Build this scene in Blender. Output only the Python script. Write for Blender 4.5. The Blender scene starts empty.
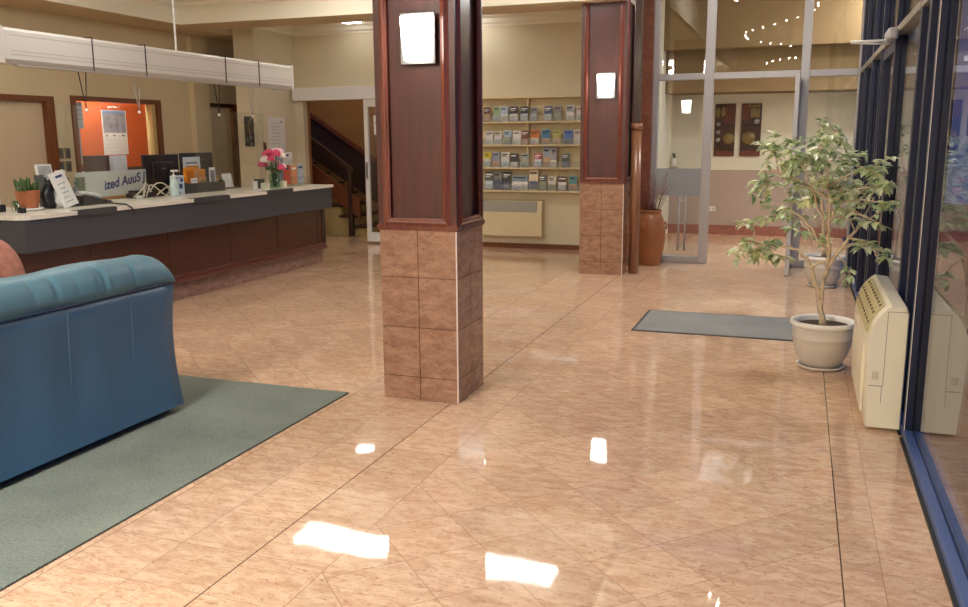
import bpy, bmesh, math, random
from mathutils import Vector, Matrix
random.seed(7)
S = bpy.context.scene
C = S.collection
PI = math.pi

# ------------------------------------------------------------------ materials
def new_mat(name):
    m = bpy.data.materials.new(name); m.use_nodes = True
    nt = m.node_tree
    for n in list(nt.nodes): nt.nodes.remove(n)
    out = nt.nodes.new('ShaderNodeOutputMaterial')
    return m, nt, out
def N(nt, kind, **kw):
    n = nt.nodes.new(kind)
    for k, v in kw.items():
        if k in n.inputs.keys(): n.inputs[k].default_value = v
        else: setattr(n, k, v)
    return n
def MATH(nt, op, a, b=None):
    n = nt.nodes.new('ShaderNodeMath'); n.operation = op
    for i, v in enumerate((a, b)):
        if v is None: continue
        if isinstance(v, (int, float)): n.inputs[i].default_value = v
        else: nt.links.new(v, n.inputs[i])
    return n.outputs[0]
def srgb(r, g, b):
    f = lambda c: (c/255/12.92) if c/255 <= .04045 else ((c/255+.055)/1.055)**2.4
    return (f(r), f(g), f(b), 1)
def plain(name, col, rough=.5, metal=0., var=0., scale=6., bump=0., bscale=80., stretch=(1,1,1), spec=.5, coat=0.):
    """a principled material; var mixes in a noise-driven change of tone, bump adds a fine relief"""
    m, nt, out = new_mat(name)
    p = N(nt, 'ShaderNodeBsdfPrincipled')
    p.inputs['Base Color'].default_value = col
    p.inputs['Roughness'].default_value = rough
    p.inputs['Metallic'].default_value = metal
    p.inputs['Specular IOR Level'].default_value = spec
    p.inputs['Coat Weight'].default_value = coat
    p.inputs['Coat Roughness'].default_value = .12
    nt.links.new(p.outputs[0], out.inputs[0])
    tc = N(nt, 'ShaderNodeTexCoord'); mp = N(nt, 'ShaderNodeMapping'); mp.inputs['Scale'].default_value = stretch
    nt.links.new(tc.outputs['Object'], mp.inputs[0])
    if var:
        nz = N(nt, 'ShaderNodeTexNoise', Scale=scale, Detail=5.0, Roughness=.6)
        nt.links.new(mp.outputs[0], nz.inputs['Vector'])
        mr = N(nt, 'ShaderNodeMapRange'); nt.links.new(nz.outputs[0], mr.inputs[0])
        mr.inputs[1].default_value = .25; mr.inputs[2].default_value = .75
        mx = N(nt, 'ShaderNodeMix', data_type='RGBA')
        nt.links.new(mr.outputs[0], mx.inputs[0])
        mx.inputs[6].default_value = tuple(c*(1-var) for c in col[:3])+(1,)
        mx.inputs[7].default_value = tuple(min(1, c*(1+var)) for c in col[:3])+(1,)
        nt.links.new(mx.outputs[2], p.inputs['Base Color'])
    if bump:
        nb = N(nt, 'ShaderNodeTexNoise', Scale=bscale, Detail=3.0)
        nt.links.new(mp.outputs[0], nb.inputs['Vector'])
        bp = N(nt, 'ShaderNodeBump', Strength=bump, Distance=.01)
        nt.links.new(nb.outputs[0], bp.inputs['Height']); nt.links.new(bp.outputs[0], p.inputs['Normal'])
    return m
def glow(name, col, strength):
    m, nt, out = new_mat(name)
    e = N(nt, 'ShaderNodeEmission', Strength=strength); e.inputs[0].default_value = col
    nt.links.new(e.outputs[0], out.inputs[0]); return m
def clear(name, tint=(1,1,1,1), ior=1.5, frost=0.):
    m, nt, out = new_mat(name)
    ge = N(nt, 'ShaderNodeNewGeometry')   # the same reflectance on both sides of a sheet
    io = N(nt, 'ShaderNodeMix', data_type='FLOAT'); nt.links.new(ge.outputs['Backfacing'], io.inputs[0]); io.inputs[2].default_value = ior; io.inputs[3].default_value = 1/ior
    fr = N(nt, 'ShaderNodeFresnel'); nt.links.new(io.outputs[0], fr.inputs['IOR'])
    tr = N(nt, 'ShaderNodeBsdfTransparent'); tr.inputs[0].default_value = tint
    gl = N(nt, 'ShaderNodeBsdfGlossy', Roughness=0.0)
    mx = N(nt, 'ShaderNodeMixShader')
    nt.links.new(fr.outputs[0], mx.inputs[0]); nt.links.new(tr.outputs[0], mx.inputs[1]); nt.links.new(gl.outputs[0], mx.inputs[2])
    last = mx
    if frost:
        df = N(nt, 'ShaderNodeBsdfDiffuse'); df.inputs[0].default_value = (.5, .52, .55, 1)
        m2 = N(nt, 'ShaderNodeMixShader'); m2.inputs[0].default_value = frost
        nt.links.new(mx.outputs[0], m2.inputs[1]); nt.links.new(df.outputs[0], m2.inputs[2]); last = m2
    nt.links.new(last.outputs[0], out.inputs[0]); return m

def stone_colour(nt, vec, c0, c1, c2, scale, stretch):
    """mottled pink-beige stone: two noises, dark flecks"""
    mp = N(nt, 'ShaderNodeMapping'); mp.inputs['Scale'].default_value = stretch; mp.inputs['Rotation'].default_value = (0, 0, .5)
    nt.links.new(vec, mp.inputs[0])
    n1 = N(nt, 'ShaderNodeTexNoise', Scale=scale, Detail=6.0, Roughness=.62, Distortion=.6)
    n2 = N(nt, 'ShaderNodeTexNoise', Scale=scale*3.2, Detail=4.0, Roughness=.6, Distortion=1.2)
    nt.links.new(mp.outputs[0], n1.inputs['Vector']); nt.links.new(mp.outputs[0], n2.inputs['Vector'])
    r1 = N(nt, 'ShaderNodeValToRGB'); r1.color_ramp.elements[0].position = .36; r1.color_ramp.elements[1].position = .64
    r1.color_ramp.elements[0].color = c0; r1.color_ramp.elements[1].color = c1
    nt.links.new(n1.outputs[0], r1.inputs[0])
    r2 = N(nt, 'ShaderNodeMapRange'); r2.inputs[1].default_value = .54; r2.inputs[2].default_value = .68; nt.links.new(n2.outputs[0], r2.inputs[0])
    mx = N(nt, 'ShaderNodeMix', data_type='RGBA'); nt.links.new(MATH(nt, 'MULTIPLY', r2.outputs[0], .85), mx.inputs[0])
    nt.links.new(r1.outputs[0], mx.inputs[6]); mx.inputs[7].default_value = c2
    return mx.outputs[2], n2.outputs[0]

def floor_material():
    m, nt, out = new_mat('polished_stone_tiles')
    p = N(nt, 'ShaderNodeBsdfPrincipled'); nt.links.new(p.outputs[0], out.inputs[0])
    tc = N(nt, 'ShaderNodeTexCoord'); sp = N(nt, 'ShaderNodeSeparateXYZ'); nt.links.new(tc.outputs['Object'], sp.inputs[0])
    x, y = sp.outputs[0], sp.outputs[1]
    P = .316
    u = MATH(nt, 'MULTIPLY', MATH(nt, 'ADD', x, y), .70711); v = MATH(nt, 'MULTIPLY', MATH(nt, 'SUBTRACT', x, y), .70711)
    u = MATH(nt, 'SUBTRACT', u, 2.004); v = MATH(nt, 'SUBTRACT', v, -2.962)
    xs = MATH(nt, 'SUBTRACT', x, -1.936); ys = MATH(nt, 'SUBTRACT', y, 2.69)
    field = MATH(nt, 'MULTIPLY', MATH(nt, 'GREATER_THAN', x, -1.605), MATH(nt, 'LESS_THAN', x, .233))
    lobby = MATH(nt, 'LESS_THAN', x, -2.60)
    diag = MATH(nt, 'MAXIMUM', field, lobby)
    def mixv(a, b):
        n = N(nt, 'ShaderNodeMix', data_type='FLOAT'); nt.links.new(diag, n.inputs[0]); nt.links.new(b, n.inputs[2]); nt.links.new(a, n.inputs[3]); return n.outputs[0]
    a = mixv(u, MATH(nt, 'MULTIPLY', xs, P/.33)); b = mixv(v, ys)
    da = MATH(nt, 'PINGPONG', a, P/2); db = MATH(nt, 'PINGPONG', b, P/2)
    d = MATH(nt, 'MINIMUM', da, db)
    for x0 in (-1.605, .233, -2.60):
        d = MATH(nt, 'MINIMUM', d, MATH(nt, 'ABSOLUTE', MATH(nt, 'SUBTRACT', x, x0)))
    joint = MATH(nt, 'LESS_THAN', d, .0016)
    big = MATH(nt, 'LESS_THAN', MATH(nt, 'ABSOLUTE', xs), .0032)
    big2 = MATH(nt, 'LESS_THAN', MATH(nt, 'ABSOLUTE', MATH(nt, 'SUBTRACT', x, .233)), .0028)
    big = MATH(nt, 'MAXIMUM', big, big2)
    # a shift of tone and of grain from tile to tile
    cb = N(nt, 'ShaderNodeCombineXYZ'); nt.links.new(MATH(nt, 'FLOOR', MATH(nt, 'DIVIDE', a, P)), cb.inputs[0]); nt.links.new(MATH(nt, 'FLOOR', MATH(nt, 'DIVIDE', b, P)), cb.inputs[1]); nt.links.new(diag, cb.inputs[2])
    wn = N(nt, 'ShaderNodeTexWhiteNoise'); nt.links.new(cb.outputs[0], wn.inputs[0])
    vadd = N(nt, 'ShaderNodeVectorMath', operation='MULTIPLY_ADD'); nt.links.new(wn.outputs['Color'], vadd.inputs[0]); vadd.inputs[1].default_value = (3, 3, 3); nt.links.new(tc.outputs['Object'], vadd.inputs[2])
    col, fine = stone_colour(nt, vadd.outputs[0], srgb(203, 165, 135), srgb(227, 196, 166), srgb(168, 124, 96), 9.0, (1.0, 2.6, 1))
    hs = N(nt, 'ShaderNodeHueSaturation'); nt.links.new(col, hs.inputs['Color'])
    nt.links.new(MATH(nt, 'ADD', MATH(nt, 'MULTIPLY', wn.outputs['Value'], .16), .92), hs.inputs['Value'])
    mx = N(nt, 'ShaderNodeMix', data_type='RGBA'); nt.links.new(MATH(nt, 'MULTIPLY', joint, .55), mx.inputs[0]); nt.links.new(hs.outputs[0], mx.inputs[6]); mx.inputs[7].default_value = srgb(120, 84, 62)
    mx2 = N(nt, 'ShaderNodeMix', data_type='RGBA'); nt.links.new(MATH(nt, 'MULTIPLY', big, .9), mx2.inputs[0]); nt.links.new(mx.outputs[2], mx2.inputs[6]); mx2.inputs[7].default_value = srgb(70, 48, 38)
    nt.links.new(mx2.outputs[2], p.inputs['Base Color'])
    p.inputs['Roughness'].default_value = .035
    p.inputs['Specular IOR Level'].default_value = .62
    nb = N(nt, 'ShaderNodeTexNoise', Scale=3.0, Detail=2.0); nt.links.new(tc.outputs['Object'], nb.inputs['Vector'])
    bp = N(nt, 'ShaderNodeBump', Strength=.05, Distance=.02); nt.links.new(nb.outputs[0], bp.inputs['Height']); nt.links.new(bp.outputs[0], p.inputs['Normal'])
    return m

def stone_tile_material(name, c0, c1, c2, rough=.22):
    m, nt, out = new_mat(name)
    p = N(nt, 'ShaderNodeBsdfPrincipled'); nt.links.new(p.outputs[0], out.inputs[0])
    tc = N(nt, 'ShaderNodeTexCoord')
    col, fine = stone_colour(nt, tc.outputs['Object'], c0, c1, c2, 9.0, (1, 1, 2.2))
    nt.links.new(col, p.inputs['Base Color']); p.inputs['Roughness'].default_value = rough
    return m

def wood_material(name, c0, c1, rough=.25, stretch=(14, 14, 1.0), coat=.3):
    m, nt, out = new_mat(name)
    p = N(nt, 'ShaderNodeBsdfPrincipled'); nt.links.new(p.outputs[0], out.inputs[0])
    tc = N(nt, 'ShaderNodeTexCoord'); mp = N(nt, 'ShaderNodeMapping'); mp.inputs['Scale'].default_value = stretch
    nt.links.new(tc.outputs['Object'], mp.inputs[0])
    nz = N(nt, 'ShaderNodeTexNoise', Scale=3.0, Detail=6.0, Roughness=.65, Distortion=.4); nt.links.new(mp.outputs[0], nz.inputs['Vector'])
    r = N(nt, 'ShaderNodeValToRGB'); r.color_ramp.elements[0].position = .3; r.color_ramp.elements[1].position = .72
    r.color_ramp.elements[0].color = c0; r.color_ramp.elements[1].color = c1
    nt.links.new(nz.outputs[0], r.inputs[0]); nt.links.new(r.outputs[0], p.inputs['Base Color'])
    p.inputs['Roughness'].default_value = rough; p.inputs['Coat Weight'].default_value = coat; p.inputs['Coat Roughness'].default_value = .15
    return m

def leaf_material(name, greens):
    m, nt, out = new_mat(name)
    p = N(nt, 'ShaderNodeBsdfPrincipled')
    g = N(nt, 'ShaderNodeNewGeometry')
    r = N(nt, 'ShaderNodeValToRGB'); r.color_ramp.interpolation = 'LINEAR'
    els = r.color_ramp.elements
    while len(els) < len(greens): els.new(.5)
    for i, c in enumerate(greens):
        els[i].position = i/(len(greens)-1); els[i].color = c
    nt.links.new(g.outputs['Random Per Island'], r.inputs[0])
    tc = N(nt, 'ShaderNodeTexCoord'); nz = N(nt, 'ShaderNodeTexNoise', Scale=38.0, Detail=2.0); nt.links.new(tc.outputs['Object'], nz.inputs['Vector'])
    mr = N(nt, 'ShaderNodeMapRange'); mr.inputs[1].default_value = .46; mr.inputs[2].default_value = .58; nt.links.new(nz.outputs[0], mr.inputs[0])
    mx = N(nt, 'ShaderNodeMix', data_type='RGBA'); nt.links.new(MATH(nt, 'MULTIPLY', mr.outputs[0], .5), mx.inputs[0])
    nt.links.new(r.outputs[0], mx.inputs[6]); mx.inputs[7].default_value = srgb(232, 236, 200)
    nt.links.new(mx.outputs[2], p.inputs['Base Color']); p.inputs['Roughness'].default_value = .35
    tl = N(nt, 'ShaderNodeBsdfTranslucent'); nt.links.new(mx.outputs[2], tl.inputs[0])
    ms = N(nt, 'ShaderNodeMixShader'); ms.inputs[0].default_value = .32
    nt.links.new(p.outputs[0], ms.inputs[1]); nt.links.new(tl.outputs[0], ms.inputs[2]); nt.links.new(ms.outputs[0], out.inputs[0])
    return m

def carpet_material(name, c0, c1, wave=260.):
    m, nt, out = new_mat(name)
    p = N(nt, 'ShaderNodeBsdfPrincipled'); nt.links.new(p.outputs[0], out.inputs[0])
    tc = N(nt, 'ShaderNodeTexCoord'); mp = N(nt, 'ShaderNodeMapping'); mp.inputs['Rotation'].default_value = (0, 0, .7); nt.links.new(tc.outputs['Object'], mp.inputs[0])
    w = N(nt, 'ShaderNodeTexWave', Scale=38.0, Distortion=3.0, Detail=2.0); w.inputs['Detail Scale'].default_value = 4.0
    nt.links.new(mp.outputs[0], w.inputs['Vector'])
    nz = N(nt, 'ShaderNodeTexNoise', Scale=90.0, Detail=4.0); nt.links.new(tc.outputs['Object'], nz.inputs['Vector'])
    nl = N(nt, 'ShaderNodeTexNoise', Scale=2.5, Detail=3.0); nt.links.new(tc.outputs['Object'], nl.inputs['Vector'])
    s = MATH(nt, 'ADD', MATH(nt, 'MULTIPLY', w.outputs['Fac'], .35), MATH(nt, 'MULTIPLY', nz.outputs[0], .4))
    s = MATH(nt, 'ADD', s, MATH(nt, 'MULTIPLY', nl.outputs[0], .35))
    r = N(nt, 'ShaderNodeValToRGB'); r.color_ramp.elements[0].position = .38; r.color_ramp.elements[1].position = .72
    r.color_ramp.elements[0].color = c0; r.color_ramp.elements[1].color = c1
    nt.links.new(s, r.inputs[0]); nt.links.new(r.outputs[0], p.inputs['Base Color'])
    p.inputs['Roughness'].default_value = .95; p.inputs['Specular IOR Level'].default_value = .1
    bp = N(nt, 'ShaderNodeBump', Strength=.6, Distance=.006); nt.links.new(s, bp.inputs['Height']); nt.links.new(bp.outputs[0], p.inputs['Normal'])
    return m

WALL = plain('cream_wall_paint', srgb(220, 210, 182), .75, var=.03, scale=2.)
WALLT = plain('tan_wall_paint', srgb(212, 196, 160), .75, var=.03, scale=2.)
FARW = plain('ivory_wall_paint', srgb(222, 217, 202), .75, var=.02)
DADO = plain('taupe_pink_paint', srgb(174, 157, 148), .75, var=.03)
BULK = plain('brown_paint', srgb(128, 104, 70), .8, var=.04, scale=3.)
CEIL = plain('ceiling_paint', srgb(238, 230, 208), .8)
SOFF = plain('soffit_shade_paint', srgb(206, 188, 156), .8, var=.02)  # darker than the beams: shade under them is put into the colour
FASC = plain('fascia_cream_paint', srgb(244, 240, 222), .7)
CORN = plain('white_cornice_paint', srgb(236, 230, 212), .6)
FLOOR = floor_material()
COLT = stone_tile_material('column_stone_tile', srgb(142, 104, 82), srgb(172, 132, 106), srgb(128, 90, 70), .2)
PLINTH = stone_tile_material('plinth_stone_tile', srgb(140, 104, 90), srgb(172, 138, 124), srgb(110, 80, 72), .3)
SKIRT = stone_tile_material('skirting_red_tile', srgb(134, 82, 70), srgb(164, 106, 92), srgb(112, 66, 58), .3)
BRICK = stone_tile_material('pier_red_tile', srgb(120, 72, 54), srgb(144, 90, 68), srgb(98, 56, 42), .35)
GROUT = plain('grout', srgb(92, 60, 44), .8)
TRIMW = plain('white_corner_bead', srgb(226, 214, 204), .35)
MAHO = wood_material('mahogany', srgb(64, 30, 26), srgb(86, 40, 34), .32)
MAHOL = wood_material('mahogany_moulding', srgb(96, 46, 34), srgb(130, 70, 52), .24)
CWOOD = wood_material('counter_mahogany', srgb(56, 20, 14), srgb(84, 32, 22), .35, (3, 1.2, 10))
CWOODM = wood_material('counter_moulding_wood', srgb(86, 42, 34), srgb(116, 62, 50), .3, (3, 1.2, 10))
BROWNW = wood_material('brown_door_frame_wood', srgb(92, 48, 20), srgb(130, 72, 32), .35)
OAK = wood_material('oak_wood', srgb(150, 104, 58), srgb(186, 138, 84), .4)
POSTW = wood_material('post_wood', srgb(128, 84, 56), srgb(154, 106, 74), .3)
STAIRW = wood_material('stair_red_wood', srgb(96, 48, 22), srgb(134, 74, 38), .5)
DARKW = wood_material('dark_stair_wood', srgb(46, 28, 16), srgb(70, 42, 24), .5)
GREY = plain('charcoal_laminate', srgb(64, 66, 74), .45, var=.05)
GREYD = plain('dark_grey_laminate', srgb(62, 62, 64), .4)
STONE = plain('pale_speckled_laminate', srgb(224, 220, 208), .25, var=.14, scale=60.)
NAVY = plain('navy_powder_coat', srgb(26, 32, 54), .35, var=.04)
NAVYLIT = plain('navy_sill_dusk_lit', srgb(70, 92, 140), .3, var=.08)  # navy frame with the blue dusk light painted into its colour
BLACKG = plain('black_gasket', srgb(14, 14, 16), .5)
ALU = plain('silver_aluminium', srgb(178, 176, 178), .4, metal=.35)
WHITE = plain('white_coat', srgb(232, 232, 230), .4)
BLINDW = plain('white_shutter_coat', srgb(204, 201, 194), .4)
LINE = plain('pale_line_grey', srgb(182, 178, 170), .6)  # pale grey shared by grooves, bars, cords, slats and sockets
GLASS = clear('window_glass', (.93, .95, .96, 1), 1.6)
ACRY = clear('clear_acrylic', (.97, .985, .98, 1), 1.49)
LIP = clear('acrylic_streak_haze', (.97, .985, .98, 1), 1.49, .12)  # milky share stands in for light streaks reflected along the shelf lips
FROST = clear('frosted_film', (.8, .83, .86, 1), 1.5, .5)
BLUEV = plain('blue_vinyl', srgb(64, 104, 136), .38, var=.05, scale=4., bump=.05, bscale=180.)
BLUER = plain('blue_vinyl_roll', srgb(82, 122, 138), .45, var=.05, scale=4., bump=.04, bscale=160.)
BLUED = plain('dark_blue_piping', srgb(22, 38, 70), .4)
SALMON = plain('salmon_tapestry', srgb(164, 110, 94), .85, var=.3, scale=16., bump=.3, bscale=220.)
RUG = carpet_material('grey_green_carpet', srgb(94, 104, 99), srgb(146, 154, 144))
MATM = carpet_material('grey_mat', srgb(124, 126, 126), srgb(158, 158, 156))
MATE = plain('mat_rubber_edge', srgb(64, 62, 62), .8)
POTM = plain('pale_stone_pot', srgb(200, 192, 180), .55, var=.06, scale=10.)
POTR = plain('white_pot_rim', srgb(232, 228, 220), .5)
SOIL = plain('potting_soil', srgb(62, 40, 26), .95, var=.4, scale=40., bump=.8, bscale=60.)
BARK = plain('pale_bark', srgb(206, 184, 150), .7, var=.15, scale=20., bump=.3, bscale=40.)
LEAF = leaf_material('ficus_leaf', [srgb(92, 124, 74), srgb(176, 202, 138), srgb(220, 234, 186), srgb(246, 247, 222), srgb(118, 154, 108), srgb(240, 242, 178)])
LEAFB = leaf_material('ficus_leaf_back', [srgb(92, 124, 84), srgb(140, 168, 112), srgb(176, 196, 140), srgb(112, 144, 110)])
TERRA = plain('terracotta', srgb(168, 100, 62), .6, var=.1, scale=14.)
TERRAO = plain('urn_terracotta', srgb(156, 98, 60), .4, var=.14, scale=7.)
SUCC = plain('succulent_green', srgb(70, 96, 52), .5, var=.25, scale=30.)
TWIG = plain('dry_twig', srgb(132, 82, 64), .8, var=.2, scale=20.)
BEIGE = plain('beige_plastic', srgb(230, 222, 196), .4)
BEIGED = plain('beige_plastic_grille', srgb(196, 184, 136), .45)
DARKS = plain('dark_slot', srgb(30, 26, 22), .7)
SEAM = plain('seam_grey', srgb(136, 128, 112), .6)
HEATM = plain('heater_enamel', srgb(218, 206, 166), .4)
HEATG = plain('heater_grille', srgb(150, 150, 132), .5)
SHELF = plain('cream_shelf_paint', srgb(222, 206, 164), .6)
STEEL = plain('brushed_steel', srgb(150, 150, 152), .3, metal=.8)
LAMPG = glow('sconce_glass', (1, .93, .82, 1), 20.)
FILLG = glow('fill_panel_glow', (1, .96, .90, 1), 78.)
BULBG = glow('bulb_glow', (1, .88, .70, 1), 110.)
FILLP = glow('passage_fill_glow', (1, .96, .90, 1), 24.)
PANELM = glow('mid_panel_glow', (1, .96, .90, 1), 9.)
PANELD = glow('dim_panel_glow', (1, .96, .90, 1), 13.)
ORANGE = plain('orange_wall_paint', srgb(206, 98, 46), .75, var=.06, scale=5.)
BLACKP = plain('black_plastic', srgb(26, 27, 30), .35)
SCREENB = plain('monitor_back', srgb(34, 38, 46), .3)
PAPER = plain('white_paper', srgb(234, 234, 232), .7)
PAPERB = plain('pale_blue_paper', srgb(200, 214, 228), .7)
INKB = plain('blue_ink', srgb(46, 66, 116), .6)
INKG = plain('grey_ink', srgb(126, 132, 142), .6)
INKK = plain('black_ink', srgb(32, 32, 36), .6)
SIGNB = plain('pale_grey_board', srgb(198, 205, 198), .5, var=.06)
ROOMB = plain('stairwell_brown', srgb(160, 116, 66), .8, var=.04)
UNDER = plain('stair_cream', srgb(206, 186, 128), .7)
ASPH = plain('dark_paving', srgb(60, 60, 66), .9, var=.1)

# ------------------------------------------------------------------ mesh helpers
class MB:
    """collects shapes (with a material slot each) and links them as one mesh object"""
    def __init__(s): s.bm = bmesh.new(); s.mats = []
    def slot(s, m):
        if m not in s.mats: s.mats.append(m)
        return s.mats.index(m)
    def _f(s, verts, m, smooth=False):
        try: f = s.bm.faces.new(verts)
        except ValueError: return None
        f.material_index = s.slot(m); f.smooth = smooth; return f
    def box(s, x0, x1, y0, y1, z0, z1, m, bev=0., M=None):
        t = bmesh.new(); bmesh.ops.create_cube(t, size=1)
        for v in t.verts: v.co = Vector(((x0+x1)/2+v.co.x*(x1-x0), (y0+y1)/2+v.co.y*(y1-y0), (z0+z1)/2+v.co.z*(z1-z0)))
        if bev: bmesh.ops.bevel(t, geom=t.edges[:], offset=bev, segments=2, affect='EDGES', profile=.5)
        if M is not None: bmesh.ops.transform(t, matrix=M, verts=t.verts[:])
        return s.merge(t, m)
    def merge(s, t, m, smooth=False):
        mp = {v: s.bm.verts.new(v.co) for v in t.verts}
        for f in t.faces: s._f([mp[v] for v in f.verts], m, smooth)
        t.free(); return s
    def lathe(s, prof, m, c=(0, 0, 0), n=32, smooth=True, sx=1., sy=1.):
        rings = []
        for r, z in prof:
            if r < 1e-5: rings.append([s.bm.verts.new((c[0], c[1], c[2]+z))])
            else: rings.append([s.bm.verts.new((c[0]+sx*r*math.cos(2*PI*i/n), c[1]+sy*r*math.sin(2*PI*i/n), c[2]+z)) for i in range(n)])
        for A, B in zip(rings, rings[1:]):
            for i in range(n):
                j = (i+1) % n
                q = [A[i % len(A)], A[j % len(A)], B[j % len(B)], B[i % len(B)]]
                q = list(dict.fromkeys(q))
                if len(q) > 2: s._f(q, m, smooth)
        return s
    def tube(s, pts, rads, m, n=8, caps=True, smooth=True):
        pts = [Vector(p) for p in pts]
        if isinstance(rads, (int, float)): rads = [rads]*len(pts)
        rings = []; up = None
        for i, p in enumerate(pts):
            d = (pts[min(i+1, len(pts)-1)]-pts[max(i-1, 0)]).normalized()
            if up is None:
                up = d.orthogonal().normalized()
            else:
                up = (up-d*up.dot(d))
                up = up.normalized() if up.length > 1e-6 else d.orthogonal().normalized()
            w = d.cross(up)
            rings.append([s.bm.verts.new(p+(up*math.cos(2*PI*k/n)+w*math.sin(2*PI*k/n))*rads[i]) for k in range(n)])
        for A, B in zip(rings, rings[1:]):
            for k in range(n): s._f([A[k], A[(k+1) % n], B[(k+1) % n], B[k]], m, smooth)
        if caps: s._f(rings[0][::-1], m); s._f(rings[-1], m)
        return s
    def prism(s, poly, a0, a1, axis, m, smooth=False):
        """poly: outline in the two other axes (in x,y,z order), extruded along axis from a0 to a1"""
        def P(q, a):
            return {'x': (a, q[0], q[1]), 'y': (q[0], a, q[1]), 'z': (q[0], q[1], a)}[axis]
        A = [s.bm.verts.new(P(q, a0)) for q in poly]; B = [s.bm.verts.new(P(q, a1)) for q in poly]
        n = len(poly)
        for i in range(n): s._f([A[i], A[(i+1) % n], B[(i+1) % n], B[i]], m, smooth)
        s._f(A[::-1], m); s._f(B, m); return s
    def sphere(s, c, r, m, seg=12, scale=(1, 1, 1), M=None):
        t = bmesh.new(); bmesh.ops.create_uvsphere(t, u_segments=seg, v_segments=max(6, seg//2+2), radius=r)
        for v in t.verts: v.co = Vector((v.co.x*scale[0], v.co.y*scale[1], v.co.z*scale[2]))
        if M is not None: bmesh.ops.transform(t, matrix=M, verts=t.verts[:])
        for v in t.verts: v.co += Vector(c)
        return s.merge(t, m, True)
    def quad(s, pts, m):
        s._f([s.bm.verts.new(p) for p in pts], m); return s
    def build(s, name, parent=None, weld=False):
        if weld: bmesh.ops.remove_doubles(s.bm, verts=s.bm.verts[:], dist=1e-5)
        bmesh.ops.recalc_face_normals(s.bm, faces=s.bm.faces[:])
        me = bpy.data.meshes.new(name); s.bm.to_mesh(me); s.bm.free()
        for m in s.mats: me.materials.append(m)
        o = bpy.data.objects.new(name, me); C.objects.link(o)
        if parent is not None:
            o.parent = parent
            p = parent
            off = Vector((0, 0, 0))
            while p is not None: off += p.location; p = p.parent
            if not parent.get('_local'): o.location = -off
        return o
def thing(name, label, cat, loc, group=None, local=False, kind=None):
    """an Empty at a thing's base; its parts are modelled in room coordinates unless local"""
    o = bpy.data.objects.new(name, None); o.empty_display_size = .05; C.objects.link(o); o.location = loc
    tag(o, label, cat, group, kind)
    if local: o['_local'] = 1
    return o
def tag(o, label, cat, group=None, kind=None):
    o['label'] = label; o['category'] = cat
    if group: o['group'] = group
    if kind: o['kind'] = kind
    return o
def struct(o, label, cat): return tag(o, label, cat, None, 'structure')
def sub(mb, name, part):
    """a sub-part below a part that sits in a thing: same room coordinates"""
    o = mb.build(name); o.parent = part
    off = Vector((0, 0, 0)); p = part
    while p is not None: off += p.location; p = p.parent
    o.location = -off
    return o
def smooth_by_angle(o, deg=35):
    me = o.data
    for p in me.polygons: p.use_smooth = True
    bm = bmesh.new(); bm.from_mesh(me)
    for e in bm.edges:
        if len(e.link_faces) == 2 and e.calc_face_angle(0) > math.radians(deg): e.smooth = False
    bm.to_mesh(me); bm.free()
def lettering(name, text, size, M, mat, parent, shear=0.):
    cu = bpy.data.curves.new(name, 'FONT'); cu.body = text; cu.size = size; cu.extrude = .0006; cu.shear = shear; cu.offset = .003
    cu.align_x = 'LEFT'
    t = bpy.data.objects.new(name+'_curve', cu); C.objects.link(t)
    bpy.context.view_layer.update()
    me = bpy.data.meshes.new_from_object(t.evaluated_get(bpy.context.evaluated_depsgraph_get()))
    bpy.data.objects.remove(t); bpy.data.curves.remove(cu)
    me.transform(M); me.materials.clear(); me.materials.append(mat); me.name = name
    o = bpy.data.objects.new(name, me); C.objects.link(o); o.parent = parent
    off = Vector((0, 0, 0)); p = parent
    while p is not None: off += p.location; p = p.parent
    o.location = -off
    return o

# ================================================================== THE ROOM
TOP = 3.42
TOPR = 4.1
o = MB().box(-9.6, .70, -4, 16, -.12, 0, FLOOR).build('floor'); struct(o, 'polished pink beige stone tile floor with a field laid diagonally', 'floor')
o = MB().box(.80, 24, -6, 24, -.2, -.06, ASPH).build('pavement'); struct(o, 'dark paving outside the glazed shopfront at dusk', 'pavement')

# ceiling: raised tray, dropped beams round it, back zone
o = MB().box(-7.8, -1.85, -4, 9.97, TOP, TOP+.1, CEIL).build('ceiling'); struct(o, 'pale plaster ceiling of the lobby, set up inside cream beams', 'ceiling')
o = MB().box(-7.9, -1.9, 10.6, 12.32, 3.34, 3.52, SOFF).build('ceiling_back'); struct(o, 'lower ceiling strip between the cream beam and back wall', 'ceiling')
o = MB().box(-1.95, .8, -4, 11.6, TOPR, TOPR+.1, CEIL).build('ceiling_passage'); struct(o, 'higher pale ceiling over the glazed passage', 'ceiling')
o = MB().box(-1.95, -1.87, -4, 11.5, TOP, TOPR, FASC).build('beam_passage'); struct(o, 'cream upstand between the lobby ceiling and the higher passage', 'beam')
def crown(mb, a0, a1, axis, front, z0, z1, sgn, m):
    """stepped crown moulding, front = plane it sits on, sgn = way it projects"""
    h = z1-z0
    pr = [(0, z0), (.012, z0), (.018, z0+.18*h), (.05, z0+.3*h), (.06, z0+.62*h), (.10, z0+.72*h), (.115, z0+.86*h), (.115, z1), (0, z1)]
    poly = [(front+sgn*d, z) for d, z in pr]
    mb.prism(poly, a0, a1, axis, m); return mb
bl = MB().box(-8.6, -7.8, -4, 10.6, 3.1, TOP+.1, FASC).build('beam_left'); struct(bl, 'cream dropped beam running above the reception office wall', 'beam')
crown(MB(), -4, 9.97, 'y', -7.8, 3.28, TOP, 1, FASC).build('crown_moulding', bl)
MB().box(-8.6, -7.801, -4, 10.6, 3.095, 3.1, SOFF).build('soffit', bl)
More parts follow.
